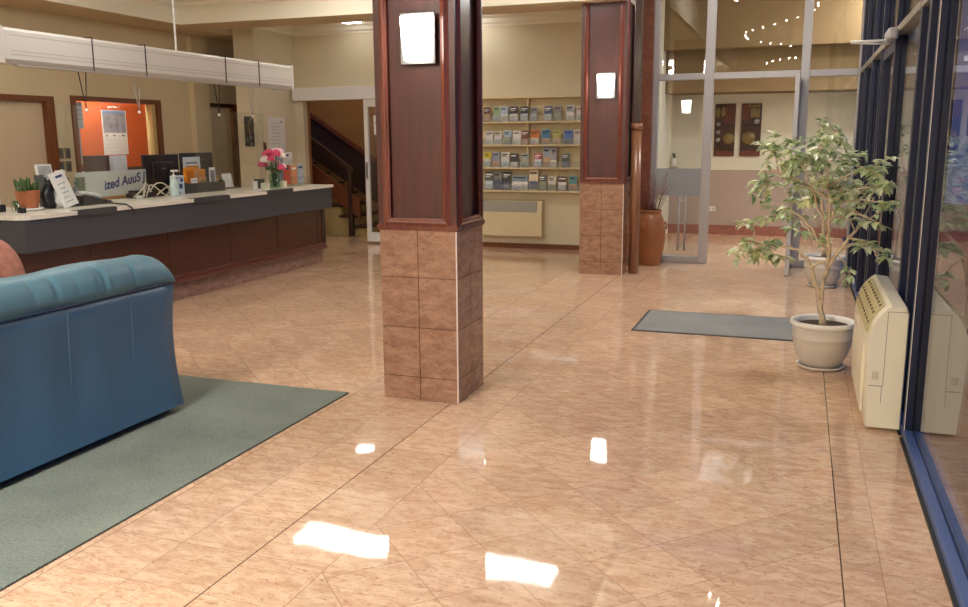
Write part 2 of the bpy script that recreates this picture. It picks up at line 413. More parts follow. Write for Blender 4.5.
bb = MB().box(-7.8, -1.9, 9.97, 10.6, 3.1, TOP+.1, FASC).build('beam_back'); struct(bb, 'cream dropped beam crossing the lobby in front of brochure wall', 'beam')
crown(MB(), -7.8, -1.9, 'x', 9.97, 3.28, TOP, -1, FASC).build('crown_moulding', bb)
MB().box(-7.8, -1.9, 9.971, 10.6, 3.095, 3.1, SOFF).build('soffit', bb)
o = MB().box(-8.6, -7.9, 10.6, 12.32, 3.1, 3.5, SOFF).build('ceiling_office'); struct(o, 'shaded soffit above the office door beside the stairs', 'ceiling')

# walls
XL = -8.5
w = MB()
for y0, y1, z0, z1 in ((-4, 7.3, 0, 3.1), (7.3, 8.33, 2.10, 3.1), (8.33, 8.69, 0, 3.1), (8.69, 10.26, 0, .95), (8.69, 10.26, 2.12, 3.1), (10.26, 11.36, 0, 3.1), (11.36, 12.06, 2.12, 3.1), (12.06, 12.4, 0, 3.1)):
    w.box(XL-.12, XL, y0, y1, z0, z1, WALLT)
wl = w.build('wall_left'); struct(wl, 'tan office wall behind the reception counter with doors and window', 'wall')
MB().box(XL, XL+.09, 10.95, 11.3, 0, 3.1, WALLT).build('pilaster', wl)
nib = MB().box(-7.9, -7.56, 11.25, 12.32, 0, 3.34, WALL).build('wall_nib'); struct(nib, 'cream wall nib between the office door and staircase opening', 'wall')
crown(MB(), 11.25, 12.3, 'y', -7.56, 3.19, 3.34, 1, CORN).build('cornice', nib)
w = MB()
w.box(-7.56, -7.41, 12.3, 12.42, 0, 3.4, WALL).box(-7.41, -6.05, 12.3, 12.42, 2.24, 3.4, WALL).box(-6.05, -1.9, 12.3, 12.42, 0, 3.4, WALL)
wb = w.build('wall_back'); struct(wb, 'cream back wall of the lobby holding the brochure shelves', 'wall')
crown(MB(), -7.56, -2.0, 'x', 12.3, 3.17, 3.34, -1, CORN).build('cornice', wb)
o = MB().box(-6.05, -2.1, 12.28, 12.3, 0, .07, BROWNW).build('baseboard_back'); struct(o, 'thin brown skirting along the back wall', 'baseboard')
o = MB().box(-8.7, .8, -4.1, -4, 0, 4.2, WALL).build('wall_rear'); struct(o, 'cream rear wall of the lobby', 'wall')
# divider and far room
o = MB().box(-2.2, -2.05, 11.6, 15.0, 0, 4.2, FARW).build('wall_divider'); struct(o, 'ivory side wall of the room beyond the glass partition', 'wall')
pier = MB().box(-2.05, -1.80, 11.32, 11.6, 0, TOPR, GROUT).build('trim_pier'); struct(pier, 'red tiled pier beside the glass partition and terracotta urn', 'pier')
t = MB()
k = 0
while k*.155 < TOPR:
    z0 = k*.155+.002; t.box(-2.052, -1.797, 11.312, 11.604, z0, min(z0+.151, TOPR), BRICK); k += 1
t.build('tile_cladding', pier)
w = MB().box(-2.2, 1.6, 15.0, 15.12, 1.07, 4.2, FARW).box(-2.2, 1.6, 15.0, 15.12, 0, 1.07, DADO)
wf = w.build('wall_far'); struct(wf, 'far wall, ivory above a taupe dado, behind the glass partition', 'wall')
MB().box(-2.05, 1.6, 14.985, 15.0, 1.06, 1.085, FARW).build('dado_rail', wf)
o = MB().box(-2.05, 1.6, 14.98, 15.0, 0, .155, SKIRT).build('baseboard_far'); struct(o, 'red tile skirting below the taupe dado', 'baseboard')
o = MB().box(-2.05, 1.6, 14.2, 15.0, 2.27, 2.9, BULK).build('bulkhead_beam'); struct(o, 'brown bulkhead above the far ivory wall', 'beam')
o = MB().box(-2.05, 1.6, 13.9, 14.2, 2.9, 3.75, BULK).build('bulkhead_upper_beam'); struct(o, 'upper brown bulkhead near the far room ceiling', 'beam')
o = MB().box(-2.2, 1.6, 11.6, 15.1, 3.75, 3.85, CEIL).build('ceiling_far'); struct(o, 'white ceiling of the room beyond the glass partition', 'ceiling')
o = MB().box(1.5, 1.6, 11.4, 15.1, 0, 4.2, FARW).build('wall_right'); struct(o, 'right side wall of the room beyond the glass partition', 'wall')
o = MB().box(.66, 1.5, 11.42, 11.52, 0, 4.2, FARW).build('wall_return'); struct(o, 'short return wall of the far room beside the dark glazing', 'wall')

# stairwell
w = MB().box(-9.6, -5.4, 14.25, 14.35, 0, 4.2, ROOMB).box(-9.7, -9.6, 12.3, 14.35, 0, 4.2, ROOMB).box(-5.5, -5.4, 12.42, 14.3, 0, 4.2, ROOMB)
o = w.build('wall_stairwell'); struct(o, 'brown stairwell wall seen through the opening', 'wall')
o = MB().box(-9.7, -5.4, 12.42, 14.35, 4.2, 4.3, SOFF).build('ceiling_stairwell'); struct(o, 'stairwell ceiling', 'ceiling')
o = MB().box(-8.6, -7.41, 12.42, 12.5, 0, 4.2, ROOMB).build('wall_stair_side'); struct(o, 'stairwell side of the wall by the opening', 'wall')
st = thing('staircase', 'dark wooden staircase climbing left behind the back wall opening', 'stairs', (-7, 13.1, 0))
for k in range(9):
    x1 = -6.72-.27*k; z1 = .17*(k+1)
    MB().box(x1-.27, x1, 13.12, 14.2, 0 if k < 9 else z1-.3, z1-.035, UNDER).build('riser', st)
    MB().box(x1-.28, x1+.025, 13.06, 14.22, z1-.035, z1, DARKW, .006).build('tread', st)
MB().prism([(-6.85, .30), (-6.85, .62), (-9.2, 2.17), (-9.2, 1.85)], 13.02, 13.06, 'y', STAIRW).build('stringer', st)
MB().box(-7.06, -6.98, 13.0, 13.08, 0, 1.14, DARKW, .01).build('newel_post', st)
MB().prism([(-6.94, 1.04), (-6.94, 1.12), (-9.2, 2.62), (-9.2, 2.54)], 12.98, 13.05, 'y', DARKW).build('handrail', st)
MB().prism([(-6.4, .0), (-6.4, .72), (-9.4, 2.62), (-9.4, 1.9)], 14.215, 14.249, 'y', DARKW).build('wall_panel', st)
MB().prism([(-6.4, .72), (-6.4, .80), (-9.4, 2.70), (-9.4, 2.62)], 14.19, 14.249, 'y', STAIRW).build('wall_rail', st)

# office behind the window
w = MB().box(-9.42, -9.3, 8.0, 11.2, 0, 2.8, ORANGE).box(-9.3, -8.62, 8.45, 8.5, 0, 2.8, WALL).box(-9.3, -8.62, 11.15, 11.2, 0, 2.8, WALL).box(-9.42, -8.62, 8.0, 11.2, 2.8, 2.85, CEIL)
o = w.build('wall_office'); struct(o, 'orange office wall seen through the brown framed window', 'wall')

# office window
wn = thing('window_1', 'brown framed interior window into the orange office', 'window', (XL, 9.47, .95), kind='structure')
f = MB()
f.box(XL-.13, XL+.02, 8.67, 8.745, .93, 2.15, BROWNW).box(XL-.13, XL+.02, 10.22, 10.30, .93, 2.15, BROWNW).box(XL-.13, XL+.02, 8.745, 10.22, 2.09, 2.15, BROWNW).box(XL-.13, XL+.04, 8.67, 10.3, .93, .975, OAK)
f.box(XL-.13, XL-.02, 10.15, 10.22, .975, 2.09, UNDER)
f.build('window_frame', wn)
MB().box(XL-.075, XL-.069, 8.745, 10.15, .975, 2.09, GLASS).build('pane', wn)
# office doors
d = thing('door_1', 'cream flush door in a brown frame behind the counter, by the terracotta pot', 'door', (XL, 7.8, 0), kind='structure')
MB().box(XL-.09, XL-.05, 7.3, 8.28, 0, 2.06, plain('cream_door', srgb(206, 186, 156), .5)).build('door_panel', d)
MB().box(XL-.12, XL+.02, 8.28, 8.40, 0, 2.125, BROWNW).box(XL-.12, XL+.02, 7.2, 8.28, 2.06, 2.125, BROWNW).box(XL-.12, XL+.02, 7.2, 7.3, 0, 2.06, BROWNW).build('door_frame', d)
d = thing('door_2', 'pale office door in a dark brown frame beside the wall nib', 'door', (XL, 11.7, 0), kind='structure')
MB().box(XL-.06, XL-.02, 11.36, 11.95, 0, 2.10, plain('pale_door', srgb(214, 198, 168), .5)).build('door_panel', d)
MB().box(XL-.1, XL+.03, 11.94, 12.08, 0, 2.15, BROWNW).box(XL-.1, XL+.03, 11.33, 11.95, 2.10, 2.15, DARKW).build('door_frame', d)

# sliding door by the stairs
sd = thing('door_3', 'white framed sliding glass door with track above the stair opening', 'door', (-6.2, 12.2, 0), kind='structure')
MB().box(-7.5, -5.2, 12.14, 12.29, 2.19, 2.385, WHITE, .006).build('track_housing', sd)
f = MB().box(-6.29, -6.225, 12.18, 12.23, .03, 2.19, WHITE).box(-5.28, -5.2, 12.18, 12.23, .03, 2.19, WHITE).box(-6.225, -5.28, 12.18, 12.23, .03, .17, WHITE).box(-6.225, -5.28, 12.18, 12.23, 2.08, 2.19, WHITE)
f.build('door_frame', sd)
MB().box(-6.225, -5.28, 12.2, 12.206, .17, 2.08, GLASS).build('pane', sd)
MB().box(-6.27, -6.245, 12.155, 12.18, 1.0, 1.25, STEEL).build('door_handle', sd)
o = MB().box(-6.13, -5.93, 12.192, 12.194, 1.66, 1.95, PAPER).box(-6.10, -5.98, 12.190, 12.192, 1.83, 1.85, INKK).build('notice'); tag(o, 'white notice taped on the sliding glass door', 'notice')

# ------------------------------------------------------------------ columns
def tiled_shaft(name, x0, x1, y0, y1, zs, parent):
    mb = MB(); xm = (x0+x1)/2; ym = (y0+y1)/2; g = .0022; d = .008
    mb.box(x0+d, x1-d, y0+d, y1-d, 0, zs[-1], GROUT)
    for za, zb in zip(zs, zs[1:]):
        for a, b in ((x0, xm), (xm, x1)):
            mb.box(a+g, b-g, y0, y0+d+.002, za+g, zb-g, COLT); mb.box(a+g, b-g, y1-d-.002, y1, za+g, zb-g, COLT)
        for a, b in ((y0, ym), (ym, y1)):
            mb.box(x0, x0+d+.002, a+g, b-g, za+g, zb-g, COLT); mb.box(x1-d-.002, x1, a+g, b-g, za+g, zb-g, COLT)
    return mb.build(name, parent)
def picture_mould(mb, rect, face, axis, m, w=.05, h=.022, out=-1):
    """a moulded frame round a recessed panel on one face of a column"""
    a0, a1, z0, z1 = rect
    prof = [(0, 0), (.3, .55), (.5, 1.0), (.7, .8), (.85, .45), (1, .3), (1, -.3), (0, -.3)]
    corners = [(a0, z0, 1, 1), (a1, z0, -1, 1), (a1, z1, -1, -1), (a0, z1, 1, -1)]
    rings = []
    for ca, cz, sa, sz in corners:
        ring = []
        for q, e in prof:
            a = ca+sa*q*w; z = cz+sz*q*w; dd = face+out*e*h
            ring.append(mb.bm.verts.new((a, dd, z) if axis == 'y' else (dd, a, z)))
        rings.append(ring)
    n = len(prof)
    for i in range(4):
        A, B = rings[i], rings[(i+1) % 4]
        for k in range(n): mb._f([A[k], A[(k+1) % n], B[(k+1) % n], B[k]], m, False)
def column(x0, x1, y0, y1, zt, zs, label, top):
    c = thing('column', label, 'column', ((x0+x1)/2, (y0+y1)/2, 0), kind='structure')
    tiled_shaft('tile_cladding', x0, x1, y0, y1, zs, c)
    for cx, cy in ((x1, y0), (x0, y0), (x1, y1)):
        pass
    MB().box(x1-.004, x1+.003, y0-.003, y0+.004, .0, zs[-1], TRIMW).build('corner_bead', c)
    e = .004
    MB().box(x0-e+.02, x1+e-.02, y0-e+.02, y1+e-.02, zt-.01, top, MAHO).build('wood_panel', c)
    # stiles and rails proud of the panel, and the moulding inside them
    st_ = MB(); mo = MB()
    for axis, face, a0, a1, out in (('y', y0-e, x0-e, x1+e, -1), ('y', y1+e, x0-e, x1+e, 1), ('x', x1+e, y0-e, y1+e, 1), ('x', x0-e, y0-e, y1+e, -1)):
        s0, s1 = sorted((face, face-out*.02))
        for b0, b1, c0, c1 in ((a0, a0+.055, zt, top), (a1-.055, a1, zt, top), (a0+.055, a1-.055, zt, zt+.035)):
            if axis == 'y': st_.box(b0, b1, s0, s1, c0, c1, MAHO)
            else: st_.box(s0, s1, max(b0, a0+.0202), min(b1, a1-.0202), c0, c1, MAHO)
        picture_mould(mo, (a0+.035, a1-.035, zt+.02, top+.2), face, axis, MAHOL, .05, .016, out)
    st_.build('stile', c); mo.build('panel_moulding', c)
    b = MB()
    for dz, ex in ((0, .008), (.012, .013), (.024, .007)):
        b.box(x0-ex, x1+ex, y0-ex, y1+ex, zt-.004+dz, zt+.010+dz, MAHOL)
    b.build('base_moulding', c)
    return c
column(-2.388, -1.888, 4.79, 5.25, 1.062, [0, .148, .46, .771, 1.062], 'mahogany panelled column with tiled base standing beside the carpet edge', TOP)
column(-2.42, -1.905, 10.13, 10.63, 1.075, [0, .15, .46, .77, 1.075], 'mahogany panelled column with tiled base in front of the brochure shelves', TOP)
def sconce(x, y, z0, label, out=1):
    t = thing('wall_sconce', label, 'lamp', (x, y, z0), 'lit wall sconces')
    MB().box(x-.108, x+.108, *sorted((y-.018*out, y-.0005*out)), z0, z0+.285, STEEL, .003).build('back_plate', t)
    # glass bowed forward, wider at the top
    mb = MB(); n = 10; rows = []
    for j in range(9):
        v = j/8; hw = .078+.022*v; z = z0+.022+.243*v; dep = .07+.02*math.sin(PI*v)
        rows.append([mb.bm.verts.new((x-hw+2*hw*i/n, y-out*(.018+dep*math.sin(PI*(.08+.84*i/n))), z)) for i in range(n+1)])
    for A, B in zip(rows, rows[1:]):
        for i in range(n): mb._f([A[i], A[i+1], B[i+1], B[i]], LAMPG, True)
    for r in (rows[0], rows[-1]): mb._f(r, LAMPG)
    mb._f([r[0] for r in rows]+[r[-1] for r in rows][::-1], LAMPG)
    mb.build('glass_shade', t)
    return t
sconce(-2.10, 4.778, 2.02, 'lit wall sconce on the mahogany column nearest the carpet')
sconce(-2.13, 10.118, 2.035, 'lit wall sconce on the column in front of the brochure shelves')
sconce(-2.13, 5.262, 2.03, 'lit wall sconce on the back of the carpet side column, mirrored in the partition', -1)

# wood post beside the second column and dark strip above it
t = thing('wooden_post', 'rounded honey wood post standing between the second column and urn', 'post', (-1.81, 10.36, 0))
MB().prism([(-1.81+.06*math.cos(a*PI/10-PI/2), 10.36+.075*math.sin(a*PI/10-PI/2)) for a in range(0, 20)], 0, 1.70, 'z', POSTW, True).build('shaft', t)
MB().prism([(-1.81+.068*math.cos(a*PI/10), 10.36+.083*math.sin(a*PI/10)) for a in range(20)], 1.68, 1.76, 'z', POSTW, True).build('cap', t)
MB().box(-1.845, -1.775, 10.31, 10.42, 1.76, TOP, DARKW).build('upper_shaft', t)

# ------------------------------------------------------------------ glass partition across the passage
PY = 11.45
pt = thing('window_2', 'silver aluminium framed glass partition across the passage', 'partition', (-.6, PY, 0), kind='structure')
def alu(name, x0, x1, z0, z1, parent, y0=PY-.05, y1=PY+.05): return MB().box(x0, x1, y0, y1, z0, z1, ALU, .006).build(name, parent)
alu('mullion', -1.80, -1.735, 0, TOPR, pt); alu('mullion', -1.17, -1.06, 0, TOPR, pt); alu('mullion', -.05, .05, 0, TOPR, pt); alu('mullion', .585, .61, 0, TOPR, pt)
for a, b in ((-1.735, -1.17), (-1.06, -.05), (.05, .585)):
    alu('transom', a, b, 2.295, 2.375, pt)
    MB().box(a, b, PY-.004, PY+.004, 2.375, TOPR, GLASS).build('pane', pt)
MB().box(.05, .585, PY-.004, PY+.004, .09, 2.295, GLASS).build('pane', pt); alu('bottom_rail', .05, .585, 0, .09, pt)
d4 = thing('door_4', 'fixed glass door panel with frosted band beside the urn', 'door', (-1.45, PY, 0), kind='structure')
alu('bottom_rail', -1.735, -1.17, 0, .085, d4)
MB().box(-1.735, -1.17, PY-.004, PY+.004, .085, 2.295, GLASS).build('pane', d4)
MB().box(-1.735, -1.17, PY-.0065, PY-.0045, .86, 1.205, FROST).build('frosted_band', d4)
h = MB()
for x in (-1.425, -1.345): h.tube([(x, PY-.06, .16), (x, PY-.06, .87)], .012, ALU, 8)
for z in (.22, .8): h.box(-1.425, -1.345, PY-.066, PY-.054, z-.008, z+.008, ALU)
h.box(-1.39, -1.38, PY-.06, PY, .5, .52, ALU)
h.build('door_handle', d4)
d5 = thing('door_5', 'open aluminium framed glass door leaf seen edge on behind the plant', 'door', (-.07, 11.0, 0), kind='structure')
f = MB(); X5 = -.075
f.box(X5-.025, X5+.025, 10.60, 10.68, .01, 2.29, ALU, .004).box(X5-.025, X5+.025, 11.32, 11.39, .01, 2.29, ALU, .004).box(X5-.025, X5+.025, 10.68, 11.32, .01, .09, ALU).box(X5-.025, X5+.025, 10.68, 11.32, 2.2, 2.29, ALU)
f.build('door_frame', d5)
MB().box(X5-.004, X5+.004, 10.68, 11.32, .09, 2.2, GLASS).build('pane', d5)

# ------------------------------------------------------------------ dark shopfront glazing on the right
XG = .65
gl = thing('window_3', 'navy framed full height shopfront glazing along the right side', 'window', (XG, 6, 0), kind='structure')
mull = [-3.9, -1.2, 4.99, 5.36, 5.76, 7.25, 8.45, 9.5, 10.6, 11.32]
for y in mull:
    mb = MB(); w2 = .035 if y > 5.2 else .03
    mb.box(.605, .643, y-w2, y+w2, 0, TOPR, NAVY, .003).box(.657, .70, y-w2, y+w2, 0, TOPR, NAVY, .003).box(.643, .657, y-w2+.01, y+w2-.01, 0, TOPR, BLACKG)
    m_ = mb.build('mullion', gl)
MB().box(.6045, .6075, 4.957, 4.962, 0, TOPR, TRIMW).build('edge_glint_strip', gl)  # pale strip painted on as light catching the mullion edge
for a, b in zip(mull, mull[1:]):
    sill = MB(); e = .03
    sill.box(.585, .60, a+e, b-e, 0, .012, BLACKG).box(.60, .645, a+e, b-e, 0, .05, NAVYLIT, .003).box(.645, .66, a+e, b-e, 0, .03, BLACKG).box(.66, .72, a+e, b-e, 0, .05, NAVYLIT, .003)
    sill.build('sill_rail', gl)
    if a > 4.9:
        MB().box(.60, .70, a+e, b-e, 2.315, 2.365, plain('transom_bronze', srgb(150, 142, 130), .4, metal=.4) if a < 5 else bpy.data.materials['transom_bronze'], .003).build('transom', gl)
        MB().box(XG-.004, XG+.004, a+e, b-e, .05, 2.315, GLASS).build('pane', gl)
        MB().box(XG-.004, XG+.004, a+e, b-e, 2.365, TOPR, GLASS).build('pane', gl)
    else:
        MB().box(XG-.004, XG+.004, a+e, b-e, .05, TOPR, GLASS).build('pane', gl)
# entrance door stiles inside two bays
for y0, y1 in ((7.29, 8.41),):
    f = MB()
    for a in (y0, y1-.07): f.box(.615, .685, a, a+.07, .06, 2.30, NAVY, .004)
    f.box(.615, .685, y0+.07, y1-.07, .06, .16, NAVY).box(.615, .685, y0+.07, y1-.07, 2.22, 2.30, NAVY)
    dd = f.build('door_frame', gl)
t = thing('door_closer', 'silver door closer with a long arm reaching in above the entrance', 'door closer', (.57, 7.1, 2.33))
MB().box(.53, .60, 6.95, 7.28, 2.265, 2.345, ALU, .02).build('closer_body', t)
MB().tube([(.56, 7.10, 2.27), (.31, 7.12, 2.27)], .009, WHITE, 8).tube([(.56, 7.16, 2.25), (.31, 7.13, 2.262)], .006, WHITE, 8).sphere((.31, 7.12, 2.268), .014, WHITE).build('closer_arm', t)

# ================================================================== RECEPTION
ct = thing('reception_counter', 'long reception counter with charcoal band, mahogany front and stone plinth', 'counter', (-6, 7.5, 0))
MB().box(-6.3, -5.88, 5.3, 10.08, 0, .196, PLINTH).box(-7.4, -6.3, 5.3, 5.7, 0, .196, PLINTH).build('plinth', ct)
mo = MB().prism([(-5.80, .196), (-5.775, .20), (-5.765, .225), (-5.785, .24), (-5.775, .262), (-5.80, .276)], 5.22, 10.03, 'y', CWOODM)
mo.build('base_moulding', ct)
MB().box(-6.3, -5.80, 5.22, 10.03, .196, .738, CWOOD).box(-7.4, -6.3, 5.22, 5.7, .196, .738, CWOOD).build('front_panel', ct)
for y in (6.0, 7.0, 8.0, 8.93, 9.85): MB().box(-5.80, -5.797, y-.004, y+.004, .28, .738, DARKW).build('panel_joint', ct)
MB().box(-5.81, -5.79, 9.96, 10.035, .196, .738, DARKW).build('end_stile', ct)
MB().box(-6.3, -5.62, 5.16, 9.93, .738, .996, GREY, .004).box(-7.4, -6.3, 5.16, 5.8, .738, .996, GREY, .004).build('fascia', ct)
o = MB().prism([(-7.4, 5.14), (-5.68, 5.14), (-5.60, 5.2), (-5.60, 9.95), (-6.45, 9.95), (-6.45, 5.85), (-7.4, 5.85)], .997, 1.031, 'z', STONE).build('countertop'); tag(o, 'pale speckled countertop lying along the charcoal reception counter', 'countertop')
o = MB().box(-7.3, -6.5, 5.95, 9.9, .70, .74, OAK).box(-7.25, -7.2, 5.98, 9.88, 0, .70, OAK).box(-6.58, -6.53, 5.98, 9.88, 0, .70, OAK).build('work_desk'); tag(o, 'low wooden work desk behind the reception counter', 'desk')
for y0, y1, l in ((5.68, 6.12, 'charcoal clip on plate on the counter edge below the telephone'), (7.18, 7.75, 'charcoal clip on plate on the counter edge below the honey display'), (8.45, 8.98, 'charcoal clip on plate on the counter edge below the flower vase')):
    o = MB().box(-5.67, -5.592, y0, y1, 1.0315, 1.037, GREYD).box(-5.598, -5.588, y0, y1, .985, 1.0315, GREYD).build('edge_plate'); tag(o, l, 'edge plate', 'charcoal plates on the counter edge')

# roller shutter housing
rs = thing('roller_shutter', 'long white roller shutter housing hung above the reception counter', 'shutter', (-5.65, 7, 2.17))
pr = [(-5.55, 2.20), (-5.55, 2.405), (-5.56, 2.425), (-5.80, 2.43), (-5.82, 2.18), (-5.62, 2.165), (-5.575, 2.17)]
MB().prism(pr, 5.07, 8.99, 'y', BLINDW).build('housing', rs)
MB().box(-5.84, -5.535, 4.4, 5.07, 2.162, 2.437, BLINDW, .006).build('end_cap', rs); MB().box(-5.825, -5.545, 8.99, 9.03, 2.165, 2.432, BLINDW, .004).build('end_cap', rs)
g = MB()
for z in (2.235, 2.262, 2.375): g.box(-5.5535, -5.549, 5.14, 8.97, z-.004, z+.004, LINE)
g.build('panel_groove', rs)
MB().prism([(-5.60, 2.152), (-5.565, 2.155), (-5.56, 2.17), (-5.60, 2.17)], 5.2, 8.9, 'y', LINE).build('bottom_bar', rs)
for c in (5.95, 6.58, 7.75, 8.34):
    MB().box(-5.549, -5.544, c-.004, c+.004, 2.165, 2.432, BLACKP).box(-5.83, -5.544, c-.004, c+.004, 2.432, 2.437, BLACKP).build('cord_loop', rs)
AEDGE = plain('acrylic_edge', srgb(206, 212, 206), .3)
def screen(y0, y1, c0, c1, label):
    t = thing('hygiene_screen', label, 'screen', (-5.55, (y0+y1)/2, 1.09), 'clear screens over the counter')
    MB().box(-5.640, -5.636, y0, y1, 1.06, 1.89, ACRY).build('acrylic_sheet', t)
    for y in (y0, y1-.006): MB().box(-5.6402, -5.6358, y+.002, y+.005, 1.06, 1.89, ACRY).build('sheet_edge', t)
    for c in (c0, c1):
        k = MB().tube([(-5.638, c-.085, 2.16), (-5.638, c-.03, 1.86), (-5.638, c+.0, 2.16)], .0045, BLACKP if c in (5.95, 7.75) else LINE, 6)
        k.build('cord', t)
        MB().sphere((-5.638, c-.03, 1.85), .014, WHITE, 10).build('grommet', t)
screen(5.6, 6.82, 5.95, 6.58, 'clear acrylic screen hanging over the counter above the telephone')
screen(7.3, 8.5, 7.75, 8.34, 'clear acrylic screen hanging over the counter above the honey display')
for y, l in ((7.17, 'white ball chain hanging from the ceiling to the white roller shutter'),):
    k = MB(); z = 2.43
    while z < TOP-.01: k.sphere((-5.68, y, z+.012), .011, WHITE, 8); z += .021
    k.tube([(-5.68, y, 2.43), (-5.68, y, TOP)], .004, WHITE, 6)
    o = k.build('ball_chain'); tag(o, l, 'chain')

# ------------------------------------------------------------------ things on the counter
CZ = 1.0315
# terracotta pot with succulent
t = thing('potted_succulent', 'small succulent in a terracotta pot on the counter corner', 'plant', (-6.05, 5.62, CZ))
MB().lathe([(0, 0), (.085, 0), (.115, .012), (.112, .02), (0, .018)], WHITE, (-6.05, 5.62, CZ)).build('saucer', t)
MB().lathe([(0, .019), (.072, .019), (.09, .12), (.096, .165), (.086, .168), (.082, .15), (0, .148)], TERRA, (-6.05, 5.62, CZ), 8, False).build('pot', t)
MB().lathe([(0, .155), (.082, .15)], SOIL, (-6.05, 5.62, CZ)).build('soil', t)
s_ = MB()
for i in range(46):
    a = random.random()*2*PI; r = .07*math.sqrt(random.random()); h = .05+.08*random.random(); ln = random.uniform(.01, .05)
    b = Vector((-6.05+r*math.cos(a), 5.62+r*math.sin(a), CZ+.15))
    s_.tube([b, b+Vector((ln*math.cos(a)*.6, ln*math.sin(a)*.6, h*.7)), b+Vector((ln*math.cos(a), ln*math.sin(a), h))], [.011, .012, .003], SUCC, 6)
for a in (3.6, 3.9, 4.3):
    b = Vector((-6.05, 5.62, CZ+.16)); q = b+Vector((.05, .13*math.cos(a)-.02, .03))
    s_.tube([b, q, q+Vector((.03, -.03, -.03))], [.010, .012, .004], SUCC, 6)
s_.build('foliage', t)
# items to the left of it
o = MB().box(-6.30, -6.29, 5.40, 5.56, CZ, CZ+.12, PAPER).build('blank_card'); tag(o, 'blank white card at the corner end of the countertop', 'card')
o = MB().box(-6.22, -6.12, 5.36, 5.46, CZ, CZ+.06, BLACKP, .008).build('black_box'); tag(o, 'low black box in front of the blank white card', 'box')
t = thing('glass_jar', 'small glass jar with green sprigs beside the terracotta pot', 'jar', (-6.08, 5.45, CZ))
MB().lathe([(0, 0), (.035, 0), (.038, .075), (.035, .075), (.032, .006), (0, .006)], GLASS, (-6.02, 5.46, CZ), 20).build('glass', t)
k = MB()
for i in range(8):
    a = i*.8; k.tube([(-6.02, 5.46, CZ+.01), (-6.02+.02*math.cos(a), 5.46+.02*math.sin(a), CZ+.09)], [.003, .008], SUCC, 5)
k.build('sprigs', t)
o = MB().box(-5.90, -5.85, 5.36, 5.41, CZ, CZ+.045, BLACKP, .006).build('black_block'); tag(o, 'tiny black block in front of the terracotta pot', 'block')
# framed prints
def tilt(pivot, ang, axis='Y', yaw=0.):
    return Matrix.Translation(pivot) @ Matrix.Rotation(yaw, 4, 'Z') @ Matrix.Rotation(ang, 4, axis) @ Matrix.Translation(-Vector(pivot))
M_ = tilt((-6.28, 6.03, CZ), math.radians(-10))
t = thing('framed_print', 'tall pale print in a white frame leaning behind the cat figurine', 'picture', (-6.28, 6.03, CZ))
f = MB().box(-6.29, -6.27, 6.0, 6.17, CZ, CZ+.37, WHITE, .003, M_); f.build('frame', t)
f = MB().box(-6.2699, -6.268, 6.015, 6.155, CZ+.015, CZ+.355, plain('grey_print', srgb(176, 182, 186), .6, var=.25, scale=16.), 0, M_); f.build('print', t)
o = MB().box(-6.20, -6.185, 5.88, 5.98, CZ+.0, CZ+.28, plain('slate_board', srgb(92, 96, 98), .6, var=.1), .003, tilt((-6.2, 5.85, CZ), math.radians(-10))).build('slate_card'); tag(o, 'dark slate card standing behind the succulent', 'card')
# cat figurine: one continuous body
me_pts = [((-6.05, 5.835, CZ+.045), .05), ((-6.05, 5.815, CZ+.12), .045), ((-6.045, 5.850, CZ+.185), .042), ((-5.985, 5.895, CZ+.205), .03)]
t = thing('cat_figurine', 'black and white sitting cat figurine between pot and card stand', 'figurine', (-6.05, 5.830, CZ))
k = MB()
k.tube([p for p, r in [((-6.05, 5.830, CZ+.003), 0)]+me_pts], [.055, .062, .058, .052, .026], BLACKP, 14)
k.sphere((-6.045, 5.865, CZ+.2), .045, BLACKP, 14)
for dx in (-.03, .02): k.tube([(-6.045+dx, 5.845, CZ+.225), (-6.045+dx, 5.840, CZ+.27)], [.016, .002], BLACKP, 6)
k.build('body', t)
k = MB().tube([(-6.0, 5.905, CZ+.2), (-5.985, 5.895, CZ+.14), (-5.985, 5.875, CZ+.06), (-5.985, 5.905, CZ+.012)], [.012, .026, .036, .024], WHITE, 10)
k.sphere((-6.0, 5.902, CZ+.195), .026, WHITE, 10)
k.build('white_bib', t)
# black brochure tray, card stand
o = MB().box(-6.12, -6.09, 6.00, 6.13, CZ, CZ+.10, BLACKP).box(-6.09, -6.0, 6.00, 6.13, CZ, CZ+.015, BLACKP).box(-6.01, -6.0, 6.00, 6.13, CZ, CZ+.05, BLACKP).build('document_tray'); tag(o, 'small black document tray behind the white card stand', 'tray')
t = thing('card_stand', 'tall white information card leaning on the counter by the telephone', 'card', (-5.9, 5.94, CZ))
Mc = Matrix.Translation((-5.9, 5.94, CZ)) @ Matrix.Rotation(math.radians(14), 4, 'X') @ Matrix.Rotation(math.radians(-14), 4, 'Y') @ Matrix.Translation((5.9, -5.94, -CZ))
MB().box(-5.904, -5.896, 5.855, 6.02, CZ+.018, CZ+.33, PAPER, 0, Mc).build('card', t)
k = MB().box(-5.8955, -5.8945, 5.91, 5.985, CZ+.275, CZ+.295, INKB, 0, Mc)
for q in range(5): k.box(-5.8955, -5.8945, 5.90, 5.98-.02*(q % 2), CZ+.06+.04*q, CZ+.066+.04*q, INKG, 0, Mc)
k.build('printed_lines', t)
o = MB().box(-6.26, -6.25, 6.13, 6.24, CZ+.2, CZ+.31, PAPER).box(-6.27, -6.24, 6.14, 6.23, CZ, CZ+.2, ACRY).build('price_card'); tag(o, 'small white card on a clear holder behind the card stand', 'card')
